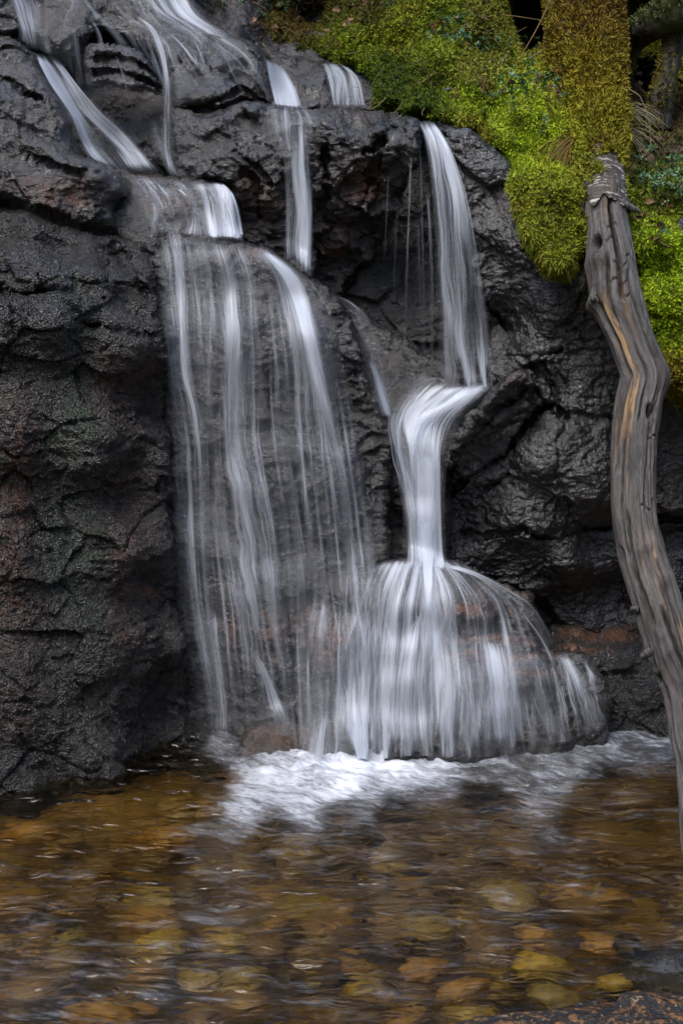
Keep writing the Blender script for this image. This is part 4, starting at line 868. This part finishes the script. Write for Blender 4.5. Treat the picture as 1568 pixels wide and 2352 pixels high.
# ------------------------------------------------------------------ tubes, strands, twigs
def tube(Pc, rad, sides=6, frac=None):
    Pc = np.asarray(Pc, float); n = len(Pc); T = np.gradient(Pc, axis=0); T /= np.linalg.norm(T, axis=1, keepdims=True) + 1e-12
    a = np.cross(T, (0.05, -1, .1)); a /= np.linalg.norm(a, axis=1, keepdims=True) + 1e-12; b = np.cross(a, T)
    th = np.arange(sides) * 2 * math.pi / sides
    V = Pc[:, None] + (a[:, None] * np.cos(th)[None, :, None] + b[:, None] * np.sin(th)[None, :, None]) * np.asarray(rad)[:, None, None]
    return V.reshape(-1, 3), grid_faces(n, sides, True)
def join(parts):
    V, Fc, Cc, n = [], [], [], 0
    for p in parts:
        V.append(p[0]); Fc.append(p[1] + n); n += len(p[0])
        if len(p) > 2: Cc.append(np.repeat([p[2]], len(p[0]), 0) if np.ndim(p[2]) == 1 else p[2])
    return np.concatenate(V), np.concatenate(Fc), (np.concatenate(Cc) if Cc else None)
def spl(pts, n=24): return resample(np.array(pts, float), n)
N = NT('plant'); N.l(N.attr('tint', 'Color'), N.p.inputs['Base Color']); N.p.inputs['Roughness'].default_value = .45; M_PLANT = N.m
N = NT('dry_plant'); n1 = N.noise(N.pos(), 60, 3, .6); N.l(N.mix(N.rng(n1, .4, .7, 0, .6), N.attr('tint', 'Color'), (.05, .03, .02)), N.p.inputs['Base Color']); N.p.inputs['Roughness'].default_value = .7; M_DRY = N.m

def twig(pts, r, col, label, dY=.03, group=None, name='twig'):
    L = spl([(784 + a / 2, b / 2) for a, b in pts], 30); y0 = np.minimum(samp(COMP, L[:, 0], L[:, 1]), 5.3)
    y = np.full(30, y0[-1] - dY) + np.linspace(-.02, 0, 30)
    y = np.minimum(y, y0 - .01)
    P = world(L[:, 0], L[:, 1], y); P += np.stack([fbm(P * 60, 2)] * 3, 1) * .002
    V, Fc = tube(P, np.linspace(r, r * .5, 30), 6)
    return tag(mesh(name, V, Fc, M_DRY, attrs={'tint': np.repeat([col], len(V), 0)}), label, 'twig', group)
TANT, GREYT = (.28, .17, .07), (.14, .12, .10)
twig([(975, -60), (955, 10), (900, 125), (825, 255), (800, 290)], .0032, TANT, 'long tan stalk leaning across the dark hollow at the top')
twig([(955, -60), (950, 60), (942, 150), (925, 250)], .0026, GREYT, 'thin upright grey stem in front of the dark hollow')
twig([(640, 84), (700, 74), (780, 73), (860, 84), (935, 96)], .0022, TANT, 'tan stalk lying level across the top of the mossy mound')
twig([(1312, -60), (1300, 30), (1278, 140), (1262, 310)], .0045, GREYT, 'grey upright stem beside the mossy upper end of the log')
twig([(1000, 180), (990, 235), (955, 305)], .0016, TANT, 'short curved straw at the left edge of the mossy log')
twig([(600, 320), (640, 360), (690, 440)], .0016, TANT, 'pale straw slanting down over bright moss')
twig([(380, 310), (390, 335), (405, 358)], .0015, TANT, 'tiny bent straw on the dark cushion moss')
twig([(860, 270), (900, 245), (950, 228), (985, 215)], .0018, (.3, .27, .22), 'pale forked twig at the foot of the dark hollow')
twig([(1300, 405), (1365, 440), (1405, 540), (1418, 650), (1410, 700)], .0022, (.38, .33, .22), 'pale arching grass stem right of the log')
twig([(1480, 770), (1530, 755), (1600, 752)], .0018, TANT, 'straw poking in from the right edge above the green sprigs')
twig([(1565, 0), (1520, 60), (1460, 105), (1420, 120)], .002, GREYT, 'thin grey twig under the arching limb')

def grass_tuft(root, n, L, droop, col, label, seed, dirx=0., w=.0011, spread=.5, group=None):
    r = np.random.default_rng(seed); u, v = root; y = samp(COMP, np.array([u]), np.array([v]))[0]; P0 = world(u, v, min(y, 5.4) - .01); parts = []
    for k in range(n):
        p = P0 + r.normal(size=3) * (.018, .008, .008); d = np.array((dirx + r.normal() * spread, -.5 + r.normal() * .2, 1.0 - droop * .7 + r.normal() * .25)); d /= np.linalg.norm(d)
        l = L * r.uniform(.5, 1.25); t = np.linspace(0, 1, 9)[:, None]
        Q = p + d * l * t + np.array((dirx * .25, -.15, -droop)) * l * t ** 2 * .8 + np.array((r.normal(), 0, r.normal())) * .15 * l * t ** 2
        V, Fc = tube(Q, np.linspace(w, w * .25, 9), 3); c = np.array(col) * r.uniform(.6, 1.3); parts.append((V, Fc, c))
    V, Fc, Cc = join(parts); return tag(mesh('grass_tuft', V, Fc, M_PLANT, attrs={'tint': Cc}), label, 'grass tuft', group)
OCH = (.26, .17, .035); PALE = (.36, .32, .17); GRN = (.07, .14, .02)
grass_tuft((1318, 322), 60, .085, 1.3, OCH, 'tuft of ochre grass hanging down beside the log, upper one', 1, -.9, spread=.4)
grass_tuft((1300, 350), 55, .09, 1.5, OCH, 'tuft of ochre grass hanging over the moss, lower one', 2, -.5, spread=.4)
grass_tuft((1335, 300), 30, .07, 1.2, (.3, .2, .04), 'small ochre grass tuft where the log leaves the moss', 3, -.6)
grass_tuft((1412, 255), 34, .13, .9, PALE, 'tuft of pale dead grass drooping right of the mossy log', 4, .7, .0014, spread=.3)
grass_tuft((1430, 300), 22, .11, 1.1, PALE, 'lower tuft of pale dead grass among the leaf litter', 5, .6, .0014, spread=.3)
grass_tuft((1010, 48), 18, .09, .5, GRN, 'green grass tuft on top of the mossy mound', 6, .6, .0013, spread=.7)
grass_tuft((780, 80), 14, .09, .3, GRN, 'green grass tuft behind the left end of the mound', 7, 0, .0014)
grass_tuft((1345, 372), 36, .06, 1.4, OCH, 'ochre grass wrapping the left side of the birch bark', 21, -.3, spread=.35)
grass_tuft((1425, 380), 26, .06, 1.2, (.16, .16, .03), 'olive grass against the right side of the birch bark', 22, .3, spread=.35)
grass_tuft((1400, 340), 20, .07, 1.0, OCH, 'thin straw tuft on the right flank of the log', 8, -.3)
grass_tuft((1210, 130), 14, .08, .4, (.2, .17, .06), 'dry straw tuft below the dark hollow', 9, .2)
grass_tuft((1480, 225), 18, .09, .8, OCH, 'ochre straw tuft by the foot of the right trunk', 10, -.3)

rs = np.random.default_rng(77)
for k in range(70):
    if k < 28: u, v = rs.uniform(800, 1180), rs.uniform(30, 250); wh = 'over the mossy mound'
    elif k < 46: u, v = rs.uniform(1440, 1560), rs.uniform(190, 560); wh = 'over the litter right of the log'
    else: u, v = rs.uniform(470, 800), rs.uniform(0, 110); wh = 'on the mossy slope at the top left'
    y = samp(COMP, np.array([u]), np.array([v]))[0] - .02; P0 = world(u, v, y); a = rs.uniform(-1.3, 1.3); l = rs.uniform(.03, .09); t = np.linspace(0, 1, 8)[:, None]
    d = np.array((math.sin(a), -.25, math.cos(a) * rs.choice([-1, 1]) * .7)); Q = P0 + d * l * t + np.array((rs.normal() * .2, -.1, rs.normal() * .2)) * l * t * (1 - t) * 2
    V, Fc = tube(Q, np.full(8, rs.uniform(.0007, .0014)), 4); c = np.array((.30, .20, .09)) * rs.uniform(.4, 1.4)
    tag(mesh('dry_straw', V, Fc, M_DRY, attrs={'tint': np.repeat([c], len(V), 0)}), 'thin dead straw lying ' + wh, 'straw', 'dead straws ' + wh)
# ------------------------------------------------------------------ little leafy sprigs and fallen leaves
def leaf(L, W, cup=.25, fold=.2, n=6):
    t = np.linspace(0, 1, n); wd = W * .5 * np.sin(np.pi * np.clip(t * .94 + .03, 0, 1)) ** .6
    V = []
    for k in range(n):
        z = cup * L * (t[k] ** 2) * -1
        V += [(-wd[k], t[k] * L, z + fold * wd[k]), (0, t[k] * L, z), (wd[k], t[k] * L, z + fold * wd[k])]
    return np.array(V), grid_faces(n, 3)
def rotm(ax, ay, az):
    cx, sx, cy, sy, cz, sz = math.cos(ax), math.sin(ax), math.cos(ay), math.sin(ay), math.cos(az), math.sin(az)
    return (np.array([[cz, -sz, 0], [sz, cz, 0], [0, 0, 1]]) @ np.array([[cy, 0, sy], [0, 1, 0], [-sy, 0, cy]]) @ np.array([[1, 0, 0], [0, cx, -sx], [0, sx, cx]]))
def sprig(seed, col, n=11, H=.045, L=.0115, W=.0065):
    r = np.random.default_rng(seed); parts = []
    sp_ = spl([(0, 0, 0), (r.normal() * .006, r.normal() * .006, H * .5), (r.normal() * .012, r.normal() * .012, H)], 8)
    V, Fc = tube(sp_, np.full(8, .0007), 3); parts.append((V, Fc, np.array((.08, .05, .03))))
    for k in range(n):
        q = sp_[int(np.interp(k, [0, n - 1], [1, 7]))]; V, Fc = leaf(L * r.uniform(.7, 1.25), W * r.uniform(.8, 1.2))
        V = V @ rotm(r.uniform(.1, .9), r.normal() * .3, k * 2.4 + r.normal() * .3).T + q
        parts.append((V, Fc, np.array(col) * r.uniform(.6, 1.5) * np.array((1, 1, r.uniform(.7, 1.3)))))
    return join(parts)
SPR = []
for k in range(5):
    V, Fc, Cc = sprig(k, (.05, .12, .035)); me = mesh('lingonberry_sprig', V, Fc, M_PLANT, attrs={'tint': Cc}, smooth=True); SPR.append(me.data); bpy.data.objects.remove(me)
for k in range(2):
    V, Fc, Cc = sprig(20 + k, (.16, .045, .015), n=16, H=.06, L=.011, W=.004); me = mesh('dead_sprig', V, Fc, M_PLANT, attrs={'tint': Cc}); SPR.append(me.data); bpy.data.objects.remove(me)
clusters = [(1050, 75, 50, 35, 12), (1095, 115, 40, 30, 10), (1180, 85, 45, 25, 8), (1190, 200, 60, 40, 26), (1240, 185, 60, 45, 26), (1270, 215, 30, 30, 12), (1165, 165, 20, 25, 5), (1250, 305, 14, 10, 4), (1175, 262, 10, 10, 3), (965, 250, 8, 8, 2),
            (1470, 360, 30, 30, 14), (1500, 400, 40, 30, 14), (1530, 450, 40, 50, 22), (1545, 380, 30, 40, 16), (1480, 440, 30, 30, 8), (870, 10, 30, 15, 5), (620, 20, 40, 25, 10), (700, 15, 40, 20, 10), (1520, 550, 40, 30, 6), (530, 25, 20, 20, 4), (985, 90, 40, 30, 6)]
rr = np.random.default_rng(12)
def place(me, name, u, v, label, cat, group, sc=1.0, tilt=.5, dY=.0, rz=None):
    y = samp(COMP, np.array([float(u)]), np.array([float(v)]))[0] + dY; P = world(u, v, min(y, 5.6)); o = bpy.data.objects.new(name, me); C.objects.link(o); o.location = P
    o.rotation_euler = (rr.normal() * tilt * .6 + .45, rr.normal() * tilt, rr.uniform(0, 6.28) if rz is None else rz); o.scale = (sc,) * 3
    return tag(o, label, cat, group)
where = {0: 'on the mossy mound', 1: 'at the right of the log', 2: 'on the mossy slope at the top left'}
for (cu, cv, ru, rv, n) in clusters:
    z = 1 if cu > 1440 else (2 if cu < 760 else 0)
    for k in range(n):
        place(SPR[rr.integers(5)], 'lingonberry_sprig', cu + rr.normal() * ru * .6, cv + rr.normal() * rv * .6, 'small blue green leafy sprig growing ' + where[z], 'sprig', 'lingonberry sprigs ' + where[z], rr.uniform(.7, 1.25), dY=-.02)
for (u, v, a) in [(1225, 215, 1.2), (1250, 235, 1.3), (1275, 250, 1.4), (1000, 85, .3), (1025, 92, 1.6), (1262, 290, 0), (1475, 400, .5), (830, 40, .4), (1510, 300, 1.), (900, 70, .2)]:
    place(SPR[5 + rr.integers(2)], 'dead_sprig', u, v, 'rusty brown dead fern sprig among the moss', 'sprig', 'rusty dead sprigs', 1.1, .6, rz=a)
LV = []
for k, c in enumerate([(.16, .075, .03), (.22, .12, .06), (.10, .045, .025), (.20, .14, .10), (.07, .05, .04)]):
    V, Fc = leaf(.030, .021, cup=.3 + .1 * (k % 3), fold=.45, n=9); V[:, 0] *= 1 + .15 * np.sin(V[:, 1] * 500); me = mesh('fallen_leaf', V, Fc, M_DRY, attrs={'tint': np.repeat([c], len(V), 0)}); LV.append(me.data); bpy.data.objects.remove(me)
for (cu, cv, ru, rv, n, wh) in [(1500, 280, 55, 90, 95, 'in the litter right of the log'), (1470, 400, 30, 90, 22, 'in the litter right of the log'), (1510, 470, 50, 60, 16, 'in the litter right of the log'), (1050, 90, 70, 40, 16, 'on the mossy mound'), (1120, 190, 80, 60, 10, 'on the mossy mound'),
                                (640, 50, 60, 40, 20, 'on the mossy slope at the top left'), (780, 40, 90, 40, 26, 'on the mossy slope at the top left'), (1350, 300, 30, 40, 14, 'on the mossy log')]:
    for k in range(n):
        place(LV[rr.integers(5)], 'fallen_leaf', cu + rr.normal() * ru * .7, cv + rr.normal() * rv * .7, 'dead brown leaf lying ' + wh, 'leaf', 'fallen leaves ' + wh, rr.uniform(.5, 1.1), .9, -.028)
o = place(LV[1], 'fallen_leaf', 1345, 118, 'single pinkish tan leaf on the ochre mossy upper log', 'leaf', None, 1.1, .2, -.16)
o = place(LV[2], 'fallen_leaf', 1479, 517, 'large brown curled leaf on green moss right of the birch bark', 'leaf', None, 1.3, .3, -.02)
V, Fc = leaf(.026, .015, .1, .2, 8); me = mesh('green_leaf', V, Fc, M_PLANT, attrs={'tint': np.repeat([(.10, .17, .10)], len(V), 0)}); GL = me.data; bpy.data.objects.remove(me)
for (u, v, lb) in [(1118, 162, 'broad pale green leaf in the middle of the bright moss'), (1552, 262, 'broad pale green leaf in the litter at the right edge'), (880, 8, 'broad green leaf at the top edge behind the mound')]:
    place(GL, 'green_leaf', u, v, lb, 'leaf', None, 1.1, .2, -.02, rz=1.2)
N = NT('litter_stone'); N.p.inputs['Base Color'].default_value = (.10, .085, .10, 1); N.p.inputs['Roughness'].default_value = .6; N.l(N.bump(N.noise(N.pos(), 200, 3), .5, .002), N.p.inputs['Normal'])
for k, (u, v, s, lb) in enumerate([(1428, 312, .016, 'purple grey pebble beside the log below the pale grass'), (1496, 345, .010, 'small dark pebble in the litter right of the log'), (1028, 206, .010, 'small grey pebble resting on dark cushion moss'), (1440, 402, .012, 'grey pebble near the green sprigs right of the log'), (1505, 215, .018, 'grey stone in the litter near the right trunk')]):
    V = stone_mesh((s, s * .8, s * .75), 90 + k); o = mesh('pebble', V, ICO[1], N.m); o.location = world(u, v, samp(COMP, np.array([float(u)]), np.array([float(v)]))[0] - s * .5); tag(o, lb, 'pebble')

# ------------------------------------------------------------------ the leaning dead log
N = NT('weathered_wood'); uv = N.uv(); T_ = N.attr('tint', 'Color')
g1 = N.noise(N.mapv(uv, (75, 5, 1)), 1, 8, .72, .6); g2 = N.noise(N.mapv(uv, (300, 20, 1), (4, 2, 0)), 1, 3, .6, .2); g3 = N.noise(N.mapv(uv, (24, 5, 1)), 1, 5, .65, .5)
c = N.mix(N.rng(g1, .50, .64, 0, .75), T_, (.022, .016, .012)); c = N.mix(N.rng(g2, .56, .74, 0, .3), c, (.34, .30, .26)); c = N.mix(N.rng(g3, .50, .62, 0, .75), c, (.045, .040, .040))
N.l(c, N.p.inputs['Base Color']); N.l(N.rng(g3, .3, .7, .28, .55), N.p.inputs['Roughness'])
N.l(N.bump(g2, 1, .003, N.bump(g1, 1, .010)), N.p.inputs['Normal']); M_WOOD = N.m
N = NT('birch_bark'); uv = N.uv(); g1 = N.noise(N.mapv(uv, (16, 120, 1)), 1, 4, .65, .5); g2 = N.noise(N.mapv(uv, (8, 30, 1), (3, 1, 0)), 1, 3, .6)
c = N.mix(N.rng(g1, .50, .62), (.05, .038, .030), (.55, .50, .44)); c = N.mix(N.rng(g2, .40, .58, 1, 0), c, (.06, .045, .030))
N.l(c, N.p.inputs['Base Color']); N.p.inputs['Roughness'].default_value = .6; N.l(N.bump(g1, 1, .006), N.p.inputs['Normal']); M_BARK = N.m

SPN = [(1345, -60, 150, 5.40), (1342, 0, 150, 5.16), (1345, 100, 150, 4.96), (1364, 200, 125, 4.76), (1372, 300, 108, 4.53), (1378, 390, 100, 4.36), (1385, 450, 100, 4.27), (1388, 500, 98, 4.22), (1402, 588, 105, 4.14), (1415, 688, 116, 4.07),
       (1452, 788, 104, 4.00), (1475, 863, 109, 3.95), (1463, 938, 107, 3.90), (1454, 1038, 101, 3.84), (1456, 1173, 103, 3.75), (1474, 1276, 110, 3.68), (1505, 1376, 116, 3.61), (1536, 1476, 120, 3.55), (1573, 1576, 116, 3.49),
       (1587, 1676, 110, 3.43), (1602, 1764, 104, 3.37), (1612, 1940, 98, 3.26), (1622, 2060, 92, 3.18)]
def log_section(v0, v1, nr, ns, grow=0.0, kind='wood', seed=0):
    L = resample(np.array(SPN), 900); m = (L[:, 1] >= v0) & (L[:, 1] <= v1); L = L[m]; L = L[np.linspace(0, len(L) - 1, nr).astype(int)] if nr < len(L) else resample(L, nr)
    Cn = world(L[:, 0], L[:, 1], L[:, 3]); R = L[:, 2] * L[:, 3] / F / 2 * 1.0 + grow
    T = np.gradient(Cn, axis=0); T /= np.linalg.norm(T, axis=1, keepdims=True)
    for _ in range(8): T[1:-1] = (T[:-2] + T[1:-1] + T[2:]) / 3
    a = np.cross((0, 1., 0), T); a /= np.linalg.norm(a, axis=1, keepdims=True); a *= np.sign(a[:, :1]); b = np.cross(a, T); b *= -np.sign(b[:, 1:2])
    th = np.arange(ns) * 2 * math.pi / ns     # 0 = right, pi/2 = towards viewer, pi = left
    s = np.concatenate([[0], np.cumsum(np.linalg.norm(np.diff(Cn, axis=0), axis=1))])
    TH, SS = np.meshgrid(th, s); r = np.repeat(R[:, None], ns, 1); x = np.cos(TH); uu = L[:, 0][:, None] + x * L[:, 2][:, None] / 2; vv = np.repeat(L[:, 1][:, None], ns, 1)
    q = np.stack([np.cos(TH) * 3, np.sin(TH) * 3, SS * 1.0], -1).reshape(-1, 3)
    if kind == 'wood':
        dsp = .007 * fbm(q * (.5, .5, 5) + 2, 3) + .0035 * fbm(q * (2.6, 2.6, 5) + 5, 4) + .0010 * fbm(q * (9, 9, 7) + 5, 3) + .0016 * fbm(q * (3, 3, 22) + 15, 4) - .002 * np.clip(ridged(q * (3.5, 3.5, 3) + 9, 3) - .55, 0, 1) * 2
        dsp = dsp.reshape(r.shape); ck = np.zeros(r.shape)
        wob = lambda k, A: A * perlin(np.stack([SS.ravel() * 3.2 + k, SS.ravel() * 0 + k, SS.ravel() * 0], 1)).reshape(SS.shape) + .03 * perlin(np.stack([SS.ravel() * 25 + k, SS.ravel() * 0, SS.ravel() * 0 + 3], 1)).reshape(SS.shape)
        for (t0, v_a, v_b, wd, dp, k) in [(1.45, 470, 720, .075, .026, 1), (1.05, 640, 1010, .055, .02, 2), (1.95, 600, 760, .05, .014, 3), (1.25, 960, 1200, .04, .014, 4), (.8, 1150, 1500, .06, .016, 5), (2.1, 1180, 1450, .06, .016, 6), (1.6, 1400, 1900, .06, .018, 7), (2.6, 660, 1100, .10, .014, 8), (.5, 520, 800, .05, .012, 9), (2.35, 1000, 1300, .05, .012, 10), (1.2, 1300, 1700, .05, .014, 11), (2.75, 1250, 1900, .10, .016, 12), (1.75, 800, 1000, .035, .010, 13), (.9, 820, 1100, .035, .010, 14)]:
            on = np.clip((vv - v_a) / 30, 0, 1) * np.clip((v_b - vv) / 30, 0, 1); g = np.exp(-((TH - t0 - wob(k * 7.1, .26)) / (wd * 1.35)) ** 2) * on; dsp -= dp * 1.3 * g; ck = np.maximum(ck, g)
        hole = np.zeros(r.shape)
        for (cv, t_a, t_b) in [(545, 1.2, 1.8), (575, 1.3, 1.9), (630, 1.1, 1.7), (668, 1.2, 1.9), (700, 1.0, 1.5), (612, .6, 1.1), (1180, .9, 1.5), (1010, .5, 1.1)]:
            g = np.exp(-((vv - cv - 6 * np.sin(TH * 9 + cv)) / 2.2) ** 2) * ((TH > t_a) & (TH < t_b)); dsp -= .006 * g; ck = np.maximum(ck, g * .9)
        for (hu, hv, ru, rv, dp) in [(1365, 580, 9, 16, .045), (1475, 960, 7, 15, .04), (1476, 972, 4, 5, .03), (1390, 1310, 8, 8, .02), (1500, 1545, 12, 14, .02)]:
            g = np.exp(-(((uu - hu) / ru) ** 2 + ((vv - hv) / rv) ** 2) ** 1.5) * (np.sin(TH) > 0); dsp -= dp * g; hole = np.maximum(hole, g)
            g2 = np.exp(-(((uu - hu) / ru / 2) ** 2 + ((vv - hv) / rv / 2) ** 2)) * (np.sin(TH) > 0); dsp += .008 * g2
        for (hu, hv, rr_, dp) in [(1358, 690, 14, .020), (1366, 610, 20, .012), (1522, 872, 22, .012), (1478, 1270, 18, .008), (1520, 1350, 18, .007), (1462, 1490, 18, .012), (1528, 1500, 18, .008)]:
            dsp += dp * np.exp(-(((uu - hu) ** 2 + (vv - hv) ** 2) / rr_ ** 2)) * (np.sin(TH) > -.3)
        # bright heartwood where the surface has flaked off, long lens shapes along the left flank
        tn = fbm(np.stack([TH.ravel() * 5, SS.ravel() * 3.5, SS.ravel() * 0 + 7], 1), 4).reshape(r.shape)
        tan = np.exp(-((uu - (L[:, 0] - L[:, 2] * .33)[:, None]) / 15) ** 2) * np.clip((vv - 670) / 40, 0, 1) * np.clip((1090 - vv) / 90, 0, 1) * 1.1
        tan += np.exp(-((TH - 1.6) / .30) ** 2) * np.clip((vv - 470) / 30, 0, 1) * np.clip((800 - vv) / 60, 0, 1) * .6
        tan += .50 * np.exp(-((TH - 1.1 - .3 * np.sin(vv / 90)) / .40) ** 2) * np.clip((vv - 1090) / 60, 0, 1)
        tan = np.clip((tan + tn * 1.3) * 1.8 - .75, 0, .95) * (1 - ck) * (1 - hole)
        dsp -= .004 * tan
        base = np.array((.120, .110, .104))[None, None] * (1 + .5 * fbm(q * (1.5, 1.5, 6) + 3, 3).reshape(r.shape))[..., None]
        wet = np.clip((vv - 1450) / 250, 0, 1)[..., None] * .0
        dk = np.exp(-((TH - 3.0) / .5) ** 2)[..., None]
        base = base * (1 - dk * .0)
        col = base * (1 - tan[..., None]) + np.array((.42, .26, .12)) * tan[..., None] * (1 + .3 * tn[..., None])
        col = col * (1 - .9 * np.clip(ck + hole, 0, 1)[..., None])
        red = np.clip(fbm(q * (1, 1, 3) + 30, 3) * 2 - .3, 0, .5).reshape(r.shape)[..., None]; col = col * (1 - red) + np.array((.09, .055, .035)) * red
    elif kind == 'bark':
        dsp = (.006 * fbm(q * (1.5, 1.5, 30) + 2, 4) + .006 * fbm(q * (1, 1, 8) + 6, 3)).reshape(r.shape)
        end = np.clip((vv - 455) / 60, 0, 1); dsp += .010 * end * (1 + .8 * np.sin(TH * 3 + 1)); col = np.ones(r.shape + (3,)) * .3
    else:
        dsp = (-.012 + .045 * fbm(q * (.8, .8, 5) + 2, 3) + .018 * fbm(q * (4, 4, 24) + 6, 3)).reshape(r.shape); col = moss_colors(uu.ravel(), vv.ravel(), q * .3).reshape(r.shape + (3,)) * .5
    r = r + dsp
    P = Cn[:, None] + (a[:, None] * np.cos(TH)[..., None] + b[:, None] * np.sin(TH)[..., None]) * r[..., None]
    UV = np.stack([TH * .07, SS], -1).reshape(-1, 2)
    Fc = grid_faces(nr, ns, True)
    return P.reshape(-1, 3), Fc, col.reshape(-1, 3), UV, uu.ravel(), vv.ravel(), TH.ravel(), Cn
root = empty('fallen_log', world(1612, 1940, 3.26)); tag(root, 'grey weathered log leaning from the mossy bank down into the pool', 'log')
def child(o):
    o.parent = root; o.matrix_parent_inverse = root.matrix_world.inverted() if False else __import__('mathutils').Matrix.Translation(-root.location); return o
P, Fc, col, UV, uu, vv, TH, Cn = log_section(430, 2060, 760, 150)
child(mesh('trunk', P, Fc, M_WOOD, attrs={'tint': col}, uv=UV))
P, Fc, col, UV, uu, vv, TH, Cn = log_section(374, 512, 90, 120, .003, 'bark')
fcv = vv[Fc].mean(1); fth = TH[Fc].min(1); lim_ = 488 + 22 * perlin(np.stack([fth * 3, fth * 0, fth * 0 + 2], 1)) * 2 + 10 * np.sin(fth * 7)
child(mesh('bark', P, Fc[fcv < lim_], M_BARK, attrs={'tint': col}, uv=UV))
P, Fc, col, UV, uu, vv, TH, Cn = log_section(-60, 480, 165, 90, .011, 'moss')
mo = (fbm(P * 9 + 4, 3) * 80 + 415 + 45 * np.abs(np.cos(TH)) ** 3); keep = (vv < mo)[Fc].all(1)
mc = child(mesh('moss_cover', P, Fc[keep], M_BANKC.m, attrs={'tint': col * .5}))
r5 = np.random.default_rng(9); sel = r5.choice(np.nonzero((vv < mo) & (np.sin(TH) > -.4))[0], 20000); Pn = P[sel]; cidx = np.argmin(((Cn[None, ::6] - Pn[:, None]) ** 2).sum(-1), 1); nn = Pn - Cn[::6][cidx]; nn /= np.linalg.norm(nn, axis=1, keepdims=True)
b_ = blades(Pn + r5.normal(size=Pn.shape) * .004, nn, moss_colors(uu[sel], vv[sel], Pn), .013, .0045, 4, spread=.8, seed=6, name='moss_leaves'); child(b_); b_['kind'] = 'stuff'
def stub(u, v, Y, d, L, r, nm='branch_stub'):
    p = world(u, v, Y); d = np.array(d, float); d /= np.linalg.norm(d); t = np.linspace(-.3, 1, 14)[:, None]
    Q = p + d * L * t + .003 * np.stack([fbm(t * 4 + k, 2) for k in (np.array([1, 1, 1]), np.array([4, 4, 4]), np.array([7, 7, 7]))], 1)
    V, Fc = tube(Q, np.interp(t[:, 0], [-.3, 0, .7, 1], [r * 1.5, r * 1.2, r * .8, r * .25]), 14); V += .003 * fbm(V * 60, 3)[:, None]
    child(mesh(nm, V, Fc, M_WOOD, attrs={'tint': np.repeat([(.11, .10, .095)], len(V), 0)}, uv=np.stack([V[:, 0], V[:, 2]], 1)))
stub(1366, 688, 4.04, (-1, -.6, .3), .02, .010); stub(1456, 1398, 3.58, (-1, -.8, .1), .018, .008); stub(1484, 1500, 3.50, (-1, -.6, -.5), .026, .010); stub(1436, 470, 4.2, (1, -.4, -.5), .05, .010)

# ------------------------------------------------------------------ mossy tree at the top right
def tree_tube(pts, sides=40, n=90, seed=0):
    L = resample(np.array(pts, float), n); P = world(L[:, 0], L[:, 1], L[:, 3]); V, Fc = tube(P, L[:, 2] * L[:, 3] / F / 2, sides)
    ctr = np.repeat(P, sides, 0); nn = V - ctr; nn /= np.linalg.norm(nn, axis=1, keepdims=True)
    V = V + nn * (.012 * fbm(V * 14 + seed, 3) + .006 * fbm(V * 50, 3))[:, None]; return V, Fc, nn
N = NT('mossy_trunk_bark'); n1 = N.noise(N.mapv(N.pos(), (1, 1, .4)), 60, 5, .7); n2 = N.noise(N.pos(), 12, 3, .5)
c = N.mix(N.rng(n1, .35, .65), (.018, .014, .011), (.10, .085, .065)); N.l(N.mix(N.rng(n2, .5, .62, 0, .8), c, (.07, .08, .012)), N.p.inputs['Base Color']); N.l(N.bump(n1, 1, .012), N.p.inputs['Normal']); N.p.inputs['Roughness'].default_value = .7
M_TRUNK = N.m
tr = empty('tree', world(1510, 290, 5.0)); tag(tr, 'dark mossy trunk with an arching limb at the top right corner', 'tree')
def tchild(o): o.parent = tr; o.matrix_parent_inverse = __import__('mathutils').Matrix.Translation(-tr.location); return o
V, Fc, nn = tree_tube([(1590, -160, 60, 5.1), (1572, -40, 56, 5.06), (1552, 70, 50, 5.02), (1538, 140, 46, 5.0), (1522, 205, 46, 4.98), (1508, 290, 66, 5.0)]); tchild(mesh('trunk', V, Fc, M_TRUNK))
V2, Fc2, nn2 = tree_tube([(1700, -80, 130, 4.95), (1590, 0, 105, 4.95), (1520, 42, 80, 5.0), (1468, 75, 62, 5.1), (1432, 110, 66, 5.25), (1415, 170, 70, 5.4)], seed=4); tchild(mesh('limb', V2, Fc2, M_TRUNK))
sel = r5.choice(len(V2), 4200); k2 = nn2[sel][:, 2] > -.1; b_ = blades(V2[sel][k2], nn2[sel][k2], np.tile(np.array([[.08, .10, .025]]), (k2.sum(), 1)), .016, .004, 4, seed=8, name='limb_moss'); tchild(b_); b_['kind'] = 'stuff'
sel = r5.choice(len(V), 1500); k2 = nn[sel][:, 0] < .2; b_ = blades(V[sel][k2], nn[sel][k2], np.tile(np.array([[.16, .13, .015]]), (k2.sum(), 1)), .012, .004, 4, seed=9, name='trunk_moss'); tchild(b_); b_['kind'] = 'stuff'
